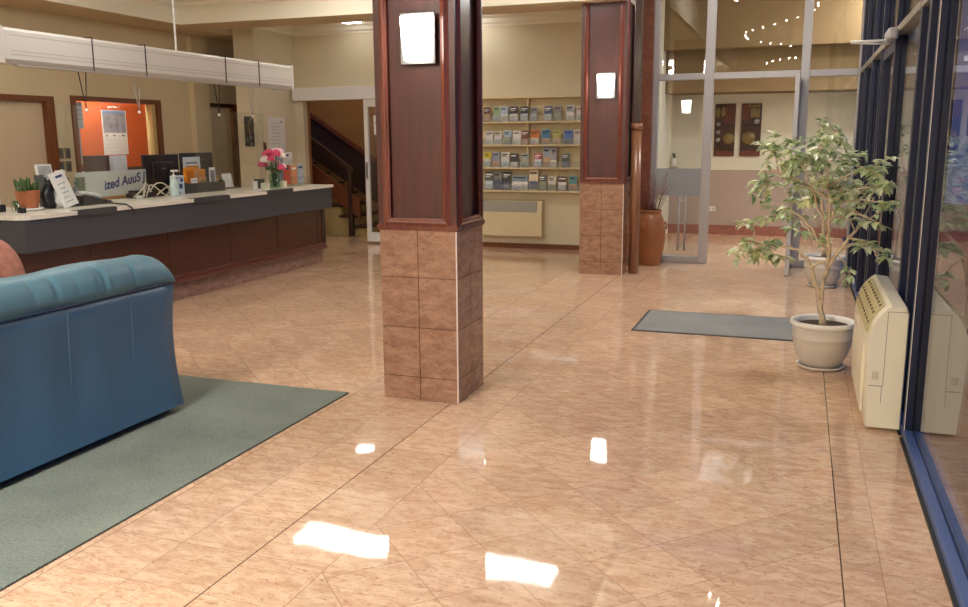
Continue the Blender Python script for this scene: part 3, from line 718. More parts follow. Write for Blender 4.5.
for y, hh, l in ((6.30, .24, 'grey spray bottle on the counter nearest the card stand'), (6.40, .21, 'grey spray bottle on the counter next to the lettered sign')):
    k = MB().lathe([(0, 0), (.034, 0), (.036, hh*.6), (.014, hh*.75), (.014, hh*.9), (.02, hh*.9), (.02, hh), (0, hh)], plain('bottle_grey', srgb(112, 122, 118), .3) if 'bottle_grey' not in bpy.data.materials else bpy.data.materials['bottle_grey'], (-6.3, y, CZ), 16)
    o = k.build('spray_bottle'); tag(o, l, 'bottle', 'grey bottles on the counter')
# telephone
t = thing('desk_telephone', 'black desk telephone with white handset beside the card stand', 'telephone', (-6.1, 6.32, CZ))
MB().prism([(6.14, CZ), (6.50, CZ), (6.50, CZ+.018), (6.46, CZ+.03), (6.16, CZ+.085)], -6.2, -5.98, 'x', BLACKP).build('phone_base', t)
hs = MB().tube([(-6.06, 6.17, CZ+.10), (-6.06, 6.24, CZ+.107), (-6.06, 6.36, CZ+.085), (-6.06, 6.43, CZ+.055)], [.028, .018, .018, .028], WHITE, 10).build('handset', t)
k = MB()
for i in range(3):
    for j in range(4): k.box(-6.17+.035*i, -6.145+.035*i, 6.26+.04*j, 6.285+.04*j, CZ+.078-.0075*j, CZ+.086-.0075*j, GREYD)
k.build('keypad', t)
MB().tube([(-6.02, 6.46, CZ+.02), (-5.85, 6.36, CZ+.012), (-5.70, 6.28, CZ+.014), (-5.61, 6.26, CZ+.012), (-5.578, 6.29, CZ-.02), (-5.576, 6.31, CZ-.07)], .008, BLACKP, 8).build('cord', t)
# lettered sign
t = thing('lettered_sign', 'pale board sign lettered in blue standing on the counter', 'sign', (-6.4, 7.08, CZ))
MB().box(-6.43, -6.38, 6.50, 7.62, CZ, CZ+.03, OAK, .004).build('wooden_base', t)
MB().box(-6.412, -6.400, 6.52, 7.46, CZ+.03, CZ+.275, SIGNB).build('board', t)
MB().box(-6.3995, -6.3985, 6.50, 6.62, CZ+.06, CZ+.23, plain('sign_green', srgb(112, 124, 96), .6, var=.3, scale=24.)).build('picture_patch', t)
lettering('lettering', 'ized AuuS J', .128, Matrix.Translation((-6.398, 6.86, CZ+.095)) @ Matrix.Rotation(math.radians(7), 4, 'X') @ Matrix.Rotation(PI/2, 4, 'Z') @ Matrix.Rotation(PI/2, 4, 'X'), INKB, t, .25)
# black device with pale cables
t = thing('cable_heap', 'black card terminal under a tangle of pale cables on the counter', 'cables', (-6.3, 7.25, CZ))
MB().box(-6.33, -6.2, 7.06, 7.50, CZ, CZ+.05, BLACKP, .015).box(-6.33, -6.24, 7.1, 7.46, CZ+.05, CZ+.075, BLACKP, .01).build('terminal', t)
random.seed(3)
for i in range(7):
    y0 = 7.02+.06*i; k = []
    for j in range(8):
        u = j/7; k.append((-6.19+.05*math.sin(3*u+i), y0+.16*u+.03*math.sin(5*u+i*2), CZ+.012+(.09+.02*(i % 3))*math.sin(PI*u)))
    MB().tube(k, .007, plain('cable_cream', srgb(206, 200, 180), .5) if 'cable_cream' not in bpy.data.materials else bpy.data.materials['cable_cream'], 6).build('cable', t)
MB().box(-6.2, -6.16, 7.06, 7.13, CZ, CZ+.03, WHITE, .006).build('plug', t)
# monitors stand on the lower desk
def monitor(y0, y1, z0, z1, label, x=-6.68):
    t = thing('computer_monitor', label, 'monitor', (x, (y0+y1)/2, .74), 'monitors behind the counter')
    MB().box(x-.03, x, y0, y1, z0, z1, SCREENB, .008).box(x, x+.03, y0+.12, y1-.12, z0+.06, z1-.08, SCREENB, .01).build('screen_back', t)
    MB().box(x-.02, x+.015, (y0+y1)/2-.04, (y0+y1)/2+.04, .75, z0+.1, BLACKP).build('stand_neck', t)
    MB().box(x-.1, x+.1, (y0+y1)/2-.13, (y0+y1)/2+.13, .74, .755, BLACKP, .005).build('stand_foot', t)
    lo = MB().box(x+.0305, x+.032, (y0+y1)/2-.03, (y0+y1)/2+.03, z1-.16, z1-.145, STEEL); lo.build('badge', t)
monitor(7.76, 8.34, 1.03, 1.445, 'dark computer monitor behind the cable tangle, seen from its back')
monitor(8.36, 8.94, 1.05, 1.455, 'dark computer monitor behind the honey display, seen from its back', -6.66)
# sanitiser bottle and white box
t = thing('sanitiser_bottle', 'clear pump bottle of hand sanitiser standing before the white box', 'bottle', (-6.05, 7.46, CZ))
MB().lathe([(0, 0), (.045, 0), (.05, .01), (.05, .13), (.04, .16), (.016, .178), (.016, .19), (0, .19)], plain('pale_gel', srgb(196, 218, 218), .2, var=.2, scale=14.), (-6.05, 7.46, CZ), 20, True, .8, 1.).build('bottle', t)
MB().lathe([(0, .19), (.02, .19), (.02, .215), (.007, .218), (.007, .25), (0, .25)], WHITE, (-6.05, 7.46, CZ), 16).build('collar', t)
MB().box(-6.065, -6.035, 7.43, 7.52, CZ+.248, CZ+.268, WHITE, .005).build('pump_head', t)
t = thing('printed_box', 'white box printed in pale blue beside the sanitiser bottle', 'box', (-6.1, 7.6, CZ))
MB().box(-6.16, -6.10, 7.53, 7.68, CZ, CZ+.205, PAPERB, .002).build('carton', t)
for i, (a, b, z0_, z1_) in enumerate(((7.56, 7.62, .02, .035), (7.60, 7.65, .07, .12), (7.55, 7.58, .10, .15), (7.62, 7.66, .14, .17), (7.56, 7.66, .175, .185))): MB().box(-6.0998, -6.0985, a, b, CZ+z0_, CZ+z1_, INKB if i % 2 else INKG).build('printed_mark', t)
# honey display
t = thing('display_box', 'grey open display box holding honey packs on the counter', 'box', (-6.25, 8.18, CZ))
k = MB().box(-6.22, -6.20, 7.86, 8.52, CZ, CZ+.105, GREYD).box(-6.42, -6.40, 7.86, 8.52, CZ, CZ+.22, GREYD).box(-6.40, -6.22, 7.86, 7.875, CZ, CZ+.12, GREYD).box(-6.40, -6.22, 8.505, 8.52, CZ, CZ+.12, GREYD).box(-6.40, -6.22, 7.875, 8.505, CZ, CZ+.03, GREYD)
k.build('tray', t)
HON = plain('honey_orange', srgb(214, 134, 30), .35, var=.2, scale=20.); HON2 = plain('amber_pack', srgb(206, 140, 70), .4, var=.35, scale=30.); OLIVE = plain('olive_pack', srgb(132, 122, 70), .5, var=.4, scale=30.); PINKP = plain('beige_pack', srgb(186, 140, 104), .5, var=.3, scale=30.)
def pack(name, label, x0, x1, y0, y1, z0, z1, m, band=None, cat='packet'):
    k = MB().box(x0, x1, y0, y1, CZ+z0, CZ+z1, m, .004)
    if band: k.box(x1, x1+.001, y0+.015, y1-.015, CZ+z0+.03, CZ+z1-.03, band)
    tag(k.build(name), label, cat)
CZK = .0305
pack('honey_box', 'orange square honey box standing at the left of the grey display', -6.27, -6.23, 7.885, 8.02, CZK, .272, HON, plain('honey_dark', srgb(190, 104, 20), .4), 'box')
t = thing('leaflet_holder', 'pale blue leaflet standing at the back of the grey display', 'leaflet', (-6.36, 8.15, CZ))
MB().box(-6.37, -6.365, 8.02, 8.31, CZ+CZK, CZ+.385, PAPERB).build('leaflet', t)
MB().box(-6.3648, -6.364, 8.05, 8.28, CZ+.21, CZ+.29, HON2).box(-6.3648, -6.364, 8.06, 8.26, CZ+.31, CZ+.33, INKG).build('printed_picture', t)
pack('snack_packet', 'amber packet in the middle of the grey display', -6.30, -6.27, 8.05, 8.16, CZK, .255, HON2, PINKP)
pack('snack_packet', 'orange packet right of the amber one in the grey display', -6.31, -6.28, 8.17, 8.28, CZK, .25, HON, HON2)
pack('snack_packet', 'olive packet at the right end of the grey display', -6.27, -6.245, 8.33, 8.47, CZK, .17, OLIVE, PINKP)
pack('snack_packet', 'beige packet low at the front of the grey display', -6.262, -6.24, 8.12, 8.24, CZK, .165, PINKP, OLIVE)
pack('white_jar_box', 'small white box low at the left of the grey display', -6.225, -6.2215, 7.95, 8.06, .107, .16, PAPER, INKG, 'box')
pack('price_tag', 'white square tag standing at the right of the grey display', -6.24, -6.235, 8.29, 8.40, CZK, .265, PAPER, INKG, 'tag')
# card and base
t = thing('tent_card', 'white tent card on a grey base between the display and flowers', 'card', (-6.42, 8.93, CZ))
MB().box(-6.45, -6.36, 8.80, 9.06, CZ, CZ+.012, GREYD).build('base', t)
MB().box(-6.43, -6.425, 8.82, 9.0, CZ+.012, CZ+.175, PAPER, 0, tilt((-6.43, 8.9, CZ), math.radians(-12))).build('card', t)
# vase with flowers
t = thing('flower_vase', 'glass vase of pink and white flowers on the counter end', 'vase', (-5.87, 9.03, CZ))
vc = (-5.87, 9.03, CZ)
MB().lathe([(0, 0), (.06, 0), (.065, .01), (.066, .17), (.062, .17), (.06, .012), (0, .012)], clear('vase_glass', (.82, .93, .86, 1)), vc, 24).build('glass', t)
MB().lathe([(0, .013), (.058, .013), (.058, .10), (0, .10)], clear('vase_water', (.84, .94, .86, 1), 1.2), vc, 20).build('water', t)
k = MB(); fl = []
random.seed(5)
for i in range(15):
    a = i*2.4; r = .03+.13*math.sqrt((i+.5)/15); z = .40-.16*(i/15)+random.uniform(-.05, .06)
    q = Vector((vc[0]+r*math.cos(a)*.8, vc[1]+r*math.sin(a), CZ+z)); fl.append(q)
    k.tube([(vc[0]+.02*math.cos(a), vc[1]+.02*math.sin(a), CZ+.02), (vc[0]+.03*math.cos(a), vc[1]+.03*math.sin(a), CZ+.18), q], .004, SUCC, 5)
for i in range(16):
    a = i*1.7; b = Vector((vc[0]+.08*math.cos(a), vc[1]+.1*math.sin(a), CZ+.2+.02*(i % 4)))
    k.sphere(b, .03, SUCC, 8, (.5, 1, .35), Matrix.Rotation(a, 4, 'X'))
k.build('stems', t)
PINKF = plain('pink_petal', srgb(214, 76, 116), .6, var=.2, scale=30.); WHF = plain('white_petal', srgb(242, 232, 220), .6, var=.05); PALEF = plain('blush_petal', srgb(240, 196, 200), .6, var=.1)
for i, q in enumerate(fl):
    m = PINKF if q.y < vc[1]-.01 and i % 4 != 3 else (WHF if i % 3 else PALEF)
    k = MB(); R_ = random.uniform(.03, .045)
    for ring, n_, tl in ((.9, 7, .0), (.7, 6, 1.6), (.3, 3, 2.8)):
        for j in range(n_):
            a = 2*PI*j/n_+ring
            k.sphere(q+Vector((R_*ring*math.cos(a), R_*ring*math.sin(a), R_*.3*tl)), R_*.55, m, 8, (1, 1, 1))
    k.build('flower', t)
for y, z, l in ((8.82, .07, 'small white box left of the flower vase'), (9.19, .075, 'small white box right of the flower vase')):
    o = MB().box(-5.93, -5.86, y, y+.09, CZ, CZ+z, plain('ivory_card', srgb(224, 220, 196), .6) if 'ivory_card' not in bpy.data.materials else bpy.data.materials['ivory_card'], .003).build('keepsake_box'); tag(o, l, 'box', 'white boxes by the vase')
t = thing('card_reader', 'black card reader with white edge behind the white box', 'card reader', (-6.03, 8.95, CZ))
MB().box(-6.06, -6.0, 8.88, 9.02, CZ, CZ+.11, BLACKP, .006).build('reader_body', t); MB().box(-6.06, -6.0, 8.855, 8.879, CZ, CZ+.09, PAPER, .002).build('white_edge', t)
# table-top brochure rack at the counter end
t = thing('leaflet_rack', 'two tier leaflet rack at the far end of the counter', 'rack', (-5.98, 9.6, CZ))
MB().box(-6.13, -6.115, 9.36, 9.83, CZ, CZ+.42, ACRY).box(-6.115, -5.84, 9.36, 9.83, CZ, CZ+.012, ACRY).box(-5.99, -5.98, 9.36, 9.83, CZ+.012, CZ+.22, ACRY).box(-5.85, -5.84, 9.36, 9.83, CZ+.012, CZ+.12, ACRY).build('stand', t)
random.seed(9)
cols = [srgb(150, 160, 176), srgb(206, 206, 196), srgb(190, 80, 50), srgb(214, 140, 90), srgb(170, 176, 186), srgb(120, 130, 150)]
for i, (x, y, z0_, z1_, l) in enumerate(((-6.10, 9.38, .20, .42, 'grey leaflet on the upper tier of the counter rack, left'), (-6.10, 9.60, .20, .41, 'cream leaflet on the upper tier of the counter rack, right'), (-5.96, 9.37, .02, .26, 'red leaflet on the lower tier of the counter rack, left'), (-5.96, 9.53, .02, .25, 'peach leaflet on the lower tier of the counter rack, middle'), (-5.96, 9.68, .02, .26, 'pale grey leaflet on the lower tier of the counter rack, right'))):
    k = MB().box(x, x+.012, y, y+.13 if i > 1 else y+.19, CZ+z0_-.18 if i < 2 else CZ+z0_, CZ+z1_, plain('leaflet_%d' % i, cols[i], .5, var=.3, scale=22.), 0)
    k.box(x+.012, x+.013, y+.02, y+.11, CZ+z1_-.05, CZ+z1_-.025, INKB if i != 3 else PAPER)
    tag(k.build('leaflet'), l, 'leaflet', 'leaflets in the counter rack')

# things on and in the office wall
k = MB()
for i in range(2):
    for j in range(2):
        pass
for i, y in enumerate((8.44, 8.55)):
    for j, z in enumerate((1.29, 1.45)):
        l = 'bronze switch plate on the wall between door and window, %s %s of four' % (('lower', 'upper')[j], ('left', 'right')[i])
        t = thing('switch_plate', l, 'switch', (XL, y, z), 'four switch plates')
        MB().box(XL, XL+.01, y-.045, y+.045, z-.065, z+.065, plain('bronze_plate', srgb(120, 104, 76), .4, metal=.3) if 'bronze_plate' not in bpy.data.materials else bpy.data.materials['bronze_plate'], .003).build('plate', t)
        MB().box(XL+.01, XL+.016, y-.02, y+.02, z-.045, z+.045, GREYD, .002).build('rocker', t)
for z0_, z1_, y0, y1, m, l in ((1.75, 2.08, 8.75, 8.93, PAPERB, 'pale blue sheet stuck high on the office window'), (1.30, 1.74, 8.76, 8.86, PAPERB, 'narrow blue edged sheet stuck low on the office window'), (1.0, 1.22, 8.77, 8.87, PAPER, 'white sheet at the bottom corner of the office window')):
    k = MB().box(XL-.0685, XL-.067, y0, y1, z0_, z1_, m)
    for q in range(4): k.box(XL-.067, XL-.0665, y0+.02, y1-.02, z1_-.05-.055*q, z1_-.04-.055*q, INKG)
    if y1-y0 < .11: k.box(XL-.067, XL-.0665, y0+.005, y0+.03, z0_+.05, z1_-.05, INKB)
    tag(k.build('paper_sheet'), l, 'paper', 'sheets on the office window')
t = thing('wall_calendar', 'wall calendar with a picture hanging on the orange office wall', 'calendar', (-9.3, 10.28, 1.4))
MB().box(-9.3, -9.295, 10.03, 10.51, 1.40, 2.025, PAPER).build('pages', t)
MB().box(-9.295, -9.2935, 10.05, 10.49, 1.71, 1.99, plain('calendar_picture', srgb(150, 156, 170), .5, var=.5, scale=9.)).box(-9.295, -9.2935, 10.05, 10.49, 1.985, 2.02, plain('calendar_sky', srgb(110, 160, 220), .5)).build('picture', t)
k = MB()
for i, y in enumerate((10.08, 10.22, 10.40)): k.box(-9.295, -9.2935, y, y+.05, 1.66, 1.68, INKK if i == 2 else INKG)
for r in range(4): k.box(-9.295, -9.2935, 10.07, 10.47, 1.45+.05*r, 1.452+.05*r, INKG)
k.build('date_grid', t)
t = thing('office_shelf', 'dark shelf along the foot of the orange office wall', 'shelf', (-9.2, 9.9, 1.1))
MB().box(-9.299, -9.02, 8.6, 11.1, 1.08, 1.12, plain('dark_grey_shelf', srgb(70, 66, 72), .5)).box(-9.299, -9.28, 8.6, 11.1, 1.12, 1.22, plain('dark_upstand', srgb(74, 66, 70), .5)).build('shelf_board', t)
MB().box(-9.25, -9.05, 8.7, 8.75, 0, 1.08, GREYD).box(-9.25, -9.05, 10.9, 10.95, 0, 1.08, GREYD).build('support', t)
o = MB().box(-9.2, -9.05, 9.5, 9.85, 1.12, 1.40, plain('plum_box', srgb(62, 46, 54), .5, var=.2), .01).build('storage_box'); tag(o, 'dark plum storage box on the office shelf', 'box')
o = MB().box(-9.18, -9.10, 9.98, 10.24, 1.12, 1.39, PAPERB, .004).build('document_box'); tag(o, 'white document box on the office shelf under the calendar', 'box')
t = thing('wall_art', 'narrow black carved panel hung on the wall nib', 'art', (-7.7, 11.24, 1.5))
MB().box(-7.78, -7.62, 11.235, 11.25, 1.50, 1.94, BLACKP, .004).build('panel', t)
k = MB(); random.seed(2)
for i in range(9): k.sphere((-7.70+random.uniform(-.04, .04), 11.235, 1.54+.045*i), random.uniform(.012, .026), plain('carving', srgb(120, 110, 92), .5) if 'carving' not in bpy.data.materials else bpy.data.materials['carving'], 8, (1, .3, 1))
k.build('carved_motif', t)
t = thing('notice_sheet', 'white notice sheet pinned on the cream wall nib by the stairs', 'notice', (-7.56, 11.72, 1.45))
MB().box(-7.56, -7.553, 11.52, 11.98, 1.30, 1.93, PAPER, .002).build('sheet', t)
k = MB()
for q in range(7): k.box(-7.553, -7.5515, 11.60, 11.86-.03*(q % 3), 1.84-.05*q, 1.845-.05*q, INKG)
k.box(-7.553, -7.5515, 11.87, 11.90, 1.85, 1.88, INKK)
k.build('printed_lines', t)
t = thing('light_switch', 'brown light switch on the cream wall nib left of the notice', 'switch', (-7.56, 11.4, 1.5))
MB().box(-7.56, -7.548, 11.37, 11.44, 1.38, 1.56, BROWNW, .003).build('plate', t); MB().box(-7.548, -7.54, 11.39, 11.42, 1.44, 1.50, BLACKP, .002).build('rocker', t)
t = thing('shutter_cord_cleat', 'small white hook with dark cord at the corner of the nib', 'hook', (-7.55, 12.2, 2.4))
MB().sphere((-7.53, 12.2, 2.41), .025, WHITE, 10).build('hook', t); MB().tube([(-7.545, 12.2, 2.42), (-7.52, 12.22, 2.60), (-7.545, 12.2, 2.75)], .006, BLACKP, 6).build('cord', t)

# ================================================================== BROCHURE WALL
XR0, XR1, YR0, YR1 = -4.9, -2.55, 12.06, 12.298
rk = thing('brochure_rack', 'cream wall shelving with four tiers of brochures behind the columns', 'shelving', (-3.7, 12.2, .85))
zs = [.86, 1.185, 1.505, 1.83]
MB().box(XR0, XR1, 12.285, YR1, .84, 2.175, SHELF).build('back_panel', rk)
MB().box(XR0, XR1, YR0, 12.285, 2.15, 2.175, SHELF).build('top_board', rk)
for x in (XR0, XR1-.02): MB().box(x, x+.02, YR0, 12.285, .84, 2.15, SHELF).build('side_panel', rk)
MB().box(-3.70, -3.675, YR0+.115, 12.285, 1.2, 2.15, SHELF).build('divider', rk)
for z in zs: MB().box(XR0+.02, XR1-.02, YR0, 12.285, z-.022, z, SHELF).build('shelf', rk)
for z in zs:
    MB().box(XR0+.03, XR1-.03, YR0+.004, YR0+.008, z, z+.085, LIP).build('acrylic_lip', rk)
random.seed(11)
rows = [
 (3, 'top shelf', [(75, 52, (92, 30, 34), 'maroon'), (155, 48, (150, 180, 140), 'pale green'), (217, 60, (176, 196, 216), 'sky blue'), (295, 66, (44, 44, 48), 'black headed'), (380, 58, (30, 30, 36), 'black'), (455, 52, (150, 150, 156), 'grey'), (570, 60, (70, 84, 116), 'navy'), (645, 60, (140, 132, 138), 'mauve grey'), (742, 64, (172, 178, 180), 'silver grey'), (820, 60, (214, 200, 196), 'blush white'), (885, 50, (150, 160, 134), 'sage')]),
 (2, 'second shelf', [(95, 62, (206, 204, 202), 'white with black spots'), (168, 62, (206, 200, 180), 'cream'), (243, 62, (170, 196, 214), 'pale blue'), (320, 62, (222, 218, 214), 'white'), (387, 58, (120, 66, 50), 'brick brown'), (465, 66, (206, 116, 34), 'orange'), (552, 62, (60, 124, 164), 'teal blue'), (640, 58, (164, 166, 84), 'lime'), (730, 68, (74, 106, 176), 'bright blue'), (802, 56, (210, 202, 190), 'ivory'), (872, 56, (112, 84, 64), 'brown')]),
 (1, 'third shelf', [(78, 54, (214, 196, 44), 'yellow topped'), (150, 64, (134, 142, 160), 'slate blue'), (225, 62, (214, 212, 202), 'white'), (300, 62, (50, 42, 44), 'black headed'), (385, 62, (164, 166, 156), 'stone grey'), (490, 62, (180, 74, 74), 'red centred'), (560, 58, (150, 160, 172), 'tall blue grey'), (615, 40, (156, 156, 158), 'tall grey'), (710, 58, (58, 76, 62), 'dark green'), (862, 56, (222, 220, 214), 'white with black figure')]),
 (0, 'bottom shelf', [(90, 68, (92, 94, 88), 'black and white mottled'), (162, 66, (128, 128, 120), 'grey mottled'), (236, 66, (52, 60, 54), 'dark mottled'), (345, 128, (132, 150, 160), 'wide blue grey'), (455, 72, (226, 206, 172), 'tall plain peach'), (530, 58, (86, 90, 84), 'dark grey'), (605, 62, (214, 206, 196), 'pale'), (685, 66, (96, 44, 46), 'maroon headed'), (768, 60, (90, 148, 146), 'teal'), (850, 58, (150, 146, 142), 'warm grey')]),
]
ordn = ['first', 'second', 'third', 'fourth', 'fifth', 'sixth', 'seventh', 'eighth', 'ninth', 'tenth', 'eleventh']
def px2x(px): return -4.425+(px-0)*(1.79/968.)   # position along the shelf
def brochure(x, w, h, z, c, label, grp, wide=False):
    r, g_, b_ = c
    base = plain('brochure_cover', srgb(r, g_, b_), .4, var=.22, scale=30.)
    lum = (r+g_+b_)/3
    alt = plain('brochure_band', srgb(*(random.choice([(226, 224, 218), (196, 206, 214), (84, 96, 120), (150, 160, 130), (190, 150, 110)]))), .4, var=.25, scale=26.)
    ink = INKK if lum > 110 else PAPER
    k = MB()
    k.box(-w/2, w/2, -.006, 0, 0, h, base)
    a = random.uniform(.35, .6)
    k.box(-w/2+.004, w/2-.004, -.0068, -.006, h*.04, h*a, alt)
    k.box(-w/2+.012, w/2*random.uniform(.3, .8), -.0068, -.006, h*.80, h*.88, ink)
    if random.random() < .5: k.box(-w/2+.012, w/2*.2, -.0068, -.006, h*.70, h*.74, ink)
    for q in range(3): k.box(-w/2+.012, w/2-.02-.01*q, -.0076, -.0068, h*(.10+.07*q), h*(.115+.07*q), ink if q % 2 else INKG)
    o = k.build('brochure'); o.location = (x, YR0+.06, z+.0005); o.rotation_euler = (math.radians(-9), 0, 0)
    return tag(o, label, 'brochure', grp)
for zi, nm, items in rows:
    for i, (px, wpx, c, cn) in enumerate(items):
        h = .205 if zi else .21
        if 'tall' in cn: h = .285
        if zi == 0 and i < 3: h = .26
        w_ = max(.09, wpx*(1.79/968.)*1.02)
        brochure(px2x(px), w_, h+random.uniform(-.012, .012), zs[zi], c, '%s brochure, %s from left on the %s of wall shelving' % (cn, ordn[i], nm), 'brochures on the '+nm)
# second rank of brochures on top two shelves left of the near column is hidden from the photograph

# heater under the shelves
t = thing('wall_heater', 'cream enamel wall heater with a grille under the brochure shelves', 'heater', (-3.9, 12.2, .2))
pr = [(12.299, .175), (12.16, .175), (12.13, .20), (12.12, .54), (12.17, .70), (12.299, .715)]
MB().prism(pr, -4.75, -3.46, 'x', HEATM).build('casing', t)
MB().prism([(12.12, .545), (12.165, .695), (12.160, .697), (12.115, .547)], -4.70, -3.53, 'x', HEATG).build('grille', t)
k = MB()
for i in range(10):
    u = (i+.5)/10; k.box(-4.69, -3.54, 12.112+.045*u, 12.116+.045*u, .545+.15*u, .551+.15*u, LINE)
k.build('grille_slat', t)

# ================================================================== URN
t = thing('floor_urn', 'tall terracotta urn with dried twigs beside the glass partition', 'urn', (-1.74, 11.17, 0))
uc = (-1.74, 11.12, 0)
MB().lathe([(0, 0), (.125, 0), (.13, .015), (.165, .15), (.19, .32), (.188, .45), (.165, .58), (.14, .635), (.128, .655), (.138, .675), (.142, .695), (.13, .70), (.118, .67), (.12, .64), (.10, .60), (0, .60)], TERRAO, uc, 36).build('vessel', t)
for s in (1, -1):
    k = MB(); pts = []
    for i in range(11):
        a = PI*i/10; pts.append((uc[0]-.06+s*.0, uc[1]-.165-.035*math.sin(a), .50+.045*math.cos(a)) if s > 0 else (uc[0]+.165+.035*math.sin(a), uc[1]+.02, .50+.045*math.cos(a)))
    k.tube(pts, .012, TERRAO, 8); k.build('lug_handle', t)
k = MB(); random.seed(21)
for i in range(44):
    a = random.random()*2*PI; sp = random.random()**.7*.24; h = random.uniform(.3, .62)
    b = Vector((uc[0]+.05*math.cos(a), uc[1]+.05*math.sin(a), .6)); tip = b+Vector((sp*math.cos(a), sp*math.sin(a)*.8, h))
    mid = (b+tip)/2+Vector((random.uniform(-.03, .03), random.uniform(-.03, .03), .03))
    k.tube([b, mid, tip], [.004, .0035, .0015], TWIG, 5)
    for j in range(2):
        e = mid.lerp(tip, random.random()); k.tube([e, e+Vector((random.uniform(-.06, .06), random.uniform(-.05, .05), random.uniform(.03, .1)))], [.0025, .001], TWIG, 4)
k.build('dried_twigs', t)

# far room things
for x0, x1, l, var_ in ((-1.345, -1.025, 'carved brown panel on the far wall, three small discs down its side', 0), (-.935, -.62, 'carved brown panel on the far wall, one disc below a small one', 1)):
    t = thing('carved_panel', l, 'art', (x0, 14.98, 1.28), 'pair of carved panels on the far wall')
    BR = plain('carved_brown_%d' % var_, srgb(70, 42, 30), .45, var=.45, scale=9.); GO = plain('carved_gold_%d' % var_, srgb(124, 104, 62), .4, var=.2, scale=12.)
    RD = plain('carved_rust_%d' % var_, srgb(104, 54, 36), .5, var=.3, scale=10.); DK = plain('carved_dark_%d' % var_, srgb(44, 30, 24), .5)
    MB().box(x0, x1, 14.965, 14.999, 1.285, 2.12, BR, .004).build('board', t)
    w_ = x1-x0; cx = (x0+x1)/2
    k = MB(); r_ = MB(); d_ = MB(); discs = []
    if not var_:
        k.lathe([(0, .02), (.085, .015), (.09, 0)], GO, (0, 0, 0), 24)
        bmesh.ops.transform(k.bm, matrix=Matrix.Translation((x1-.09, 14.965, 1.57)) @ Matrix.Rotation(PI/2, 4, 'X'), verts=k.bm.verts[:])
        for z in (1.80, 1.67, 1.55): discs.append(MB().sphere((x0+.06, 14.962, z), .035, STEEL, 14, (1, .4, 1)))
        discs.append(MB().sphere((x0+.13, 14.96, 2.0), .085, GO, 16, (.5, .25, 1))); discs.append(MB().sphere((x0+.05, 14.96, 1.98), .085, GO, 16, (.4, .2, 1)))
        for i in range(3): discs.append(MB().box(x1-.15+.05*i, x1-.115+.05*i, 14.958, 14.966, 1.80, 2.11, RD))
        d_.box(x0+.01, x1-.01, 14.960, 14.966, 1.42, 1.44, DK, 0, tilt((cx, 14.96, 1.43), .4))
    else:
        k.lathe([(0, .02), (.1, .015), (.105, 0)], GO, (0, 0, 0), 24)
        bmesh.ops.transform(k.bm, matrix=Matrix.Translation((x0+.13, 14.965, 1.58)) @ Matrix.Rotation(PI/2, 4, 'X'), verts=k.bm.verts[:])
        discs.append(MB().sphere((x1-.07, 14.96, 1.84), .05, STEEL, 14, (1, .4, 1)))
        for i in range(3): discs.append(MB().sphere((x1-.19+.07*i, 14.962, 2.085), .035, GO, 12, (1, .4, 1)))
        discs += [MB().box(x0+.02, x0+.12, 14.958, 14.966, 1.86, 2.1, RD), MB().box(x1-.17, x1-.03, 14.958, 14.966, 1.90, 2.04, GO)]
        discs.append(MB().box(x0+.01, x1-.01, 14.958, 14.966, 1.76, 1.80, DK)); d_.box(x0+.01, x1-.01, 14.960, 14.966, 1.43, 1.45, DK, 0, tilt((cx, 14.96, 1.43), -.3))
    k.build('disc_relief', t); d_.build('groove', t)
    for q in discs: q.build('relief', t)
    MB().box(x0+.02, x1-.02, 14.962, 14.966, 1.29, 1.37, RD).build('lower_band', t)
t = thing('soap_dispenser', 'white pump bottle with black top on a ledge of the far wall', 'bottle', (-1.97, 14.95, 1.13))
MB().lathe([(0, 0), (.05, 0), (.055, .02), (.05, .10), (.02, .13), (0, .13)], WHITE, (-1.975, 14.93, 1.13), 18).build('bottle', t)
MB().lathe([(0, .13), (.018, .13), (.018, .17), (.008, .17), (.008, .2), (0, .2)], BLACKP, (-1.975, 14.93, 1.13), 14).box(-2.01, -1.965, 14.92, 14.94, 1.31, 1.33, BLACKP).build('pump', t)
MB().box(-2.04, -1.9, 14.86, 14.999, 1.115, 1.13, FARW).build('ledge', t)
t = thing('power_outlet', 'white double power outlet low on the taupe dado', 'outlet', (-1.34, 14.99, .4))
MB().box(-1.41, -1.28, 14.985, 14.999, .385, .46, WHITE, .004).build('plate', t); MB().box(-1.39, -1.36, 14.982, 14.985, .40, .44, LINE).box(-1.33, -1.30, 14.982, 14.985, .40, .44, LINE).build('socket', t)
t = thing('notice_board', 'tall noticeboard of pale papers on the far room side wall', 'noticeboard', (-2.04, 12.2, 1.0))
MB().box(-2.049, -2.03, 11.7, 12.9, .95, 2.25, plain('board_grey', srgb(150, 160, 160), .7)).build('board', t)
random.seed(4)
for i in range(3):
    for j in range(4):
        y = 11.76+.38*i; z = 1.0+.31*j
        MB().box(-2.03, -2.027, y, y+.3, z, z+.26, plain('pinned_sheet', srgb(*random.choice([(214, 224, 226), (180, 204, 206), (220, 220, 206), (190, 200, 214)])), .6, var=.15, scale=20.)).build('paper', t)

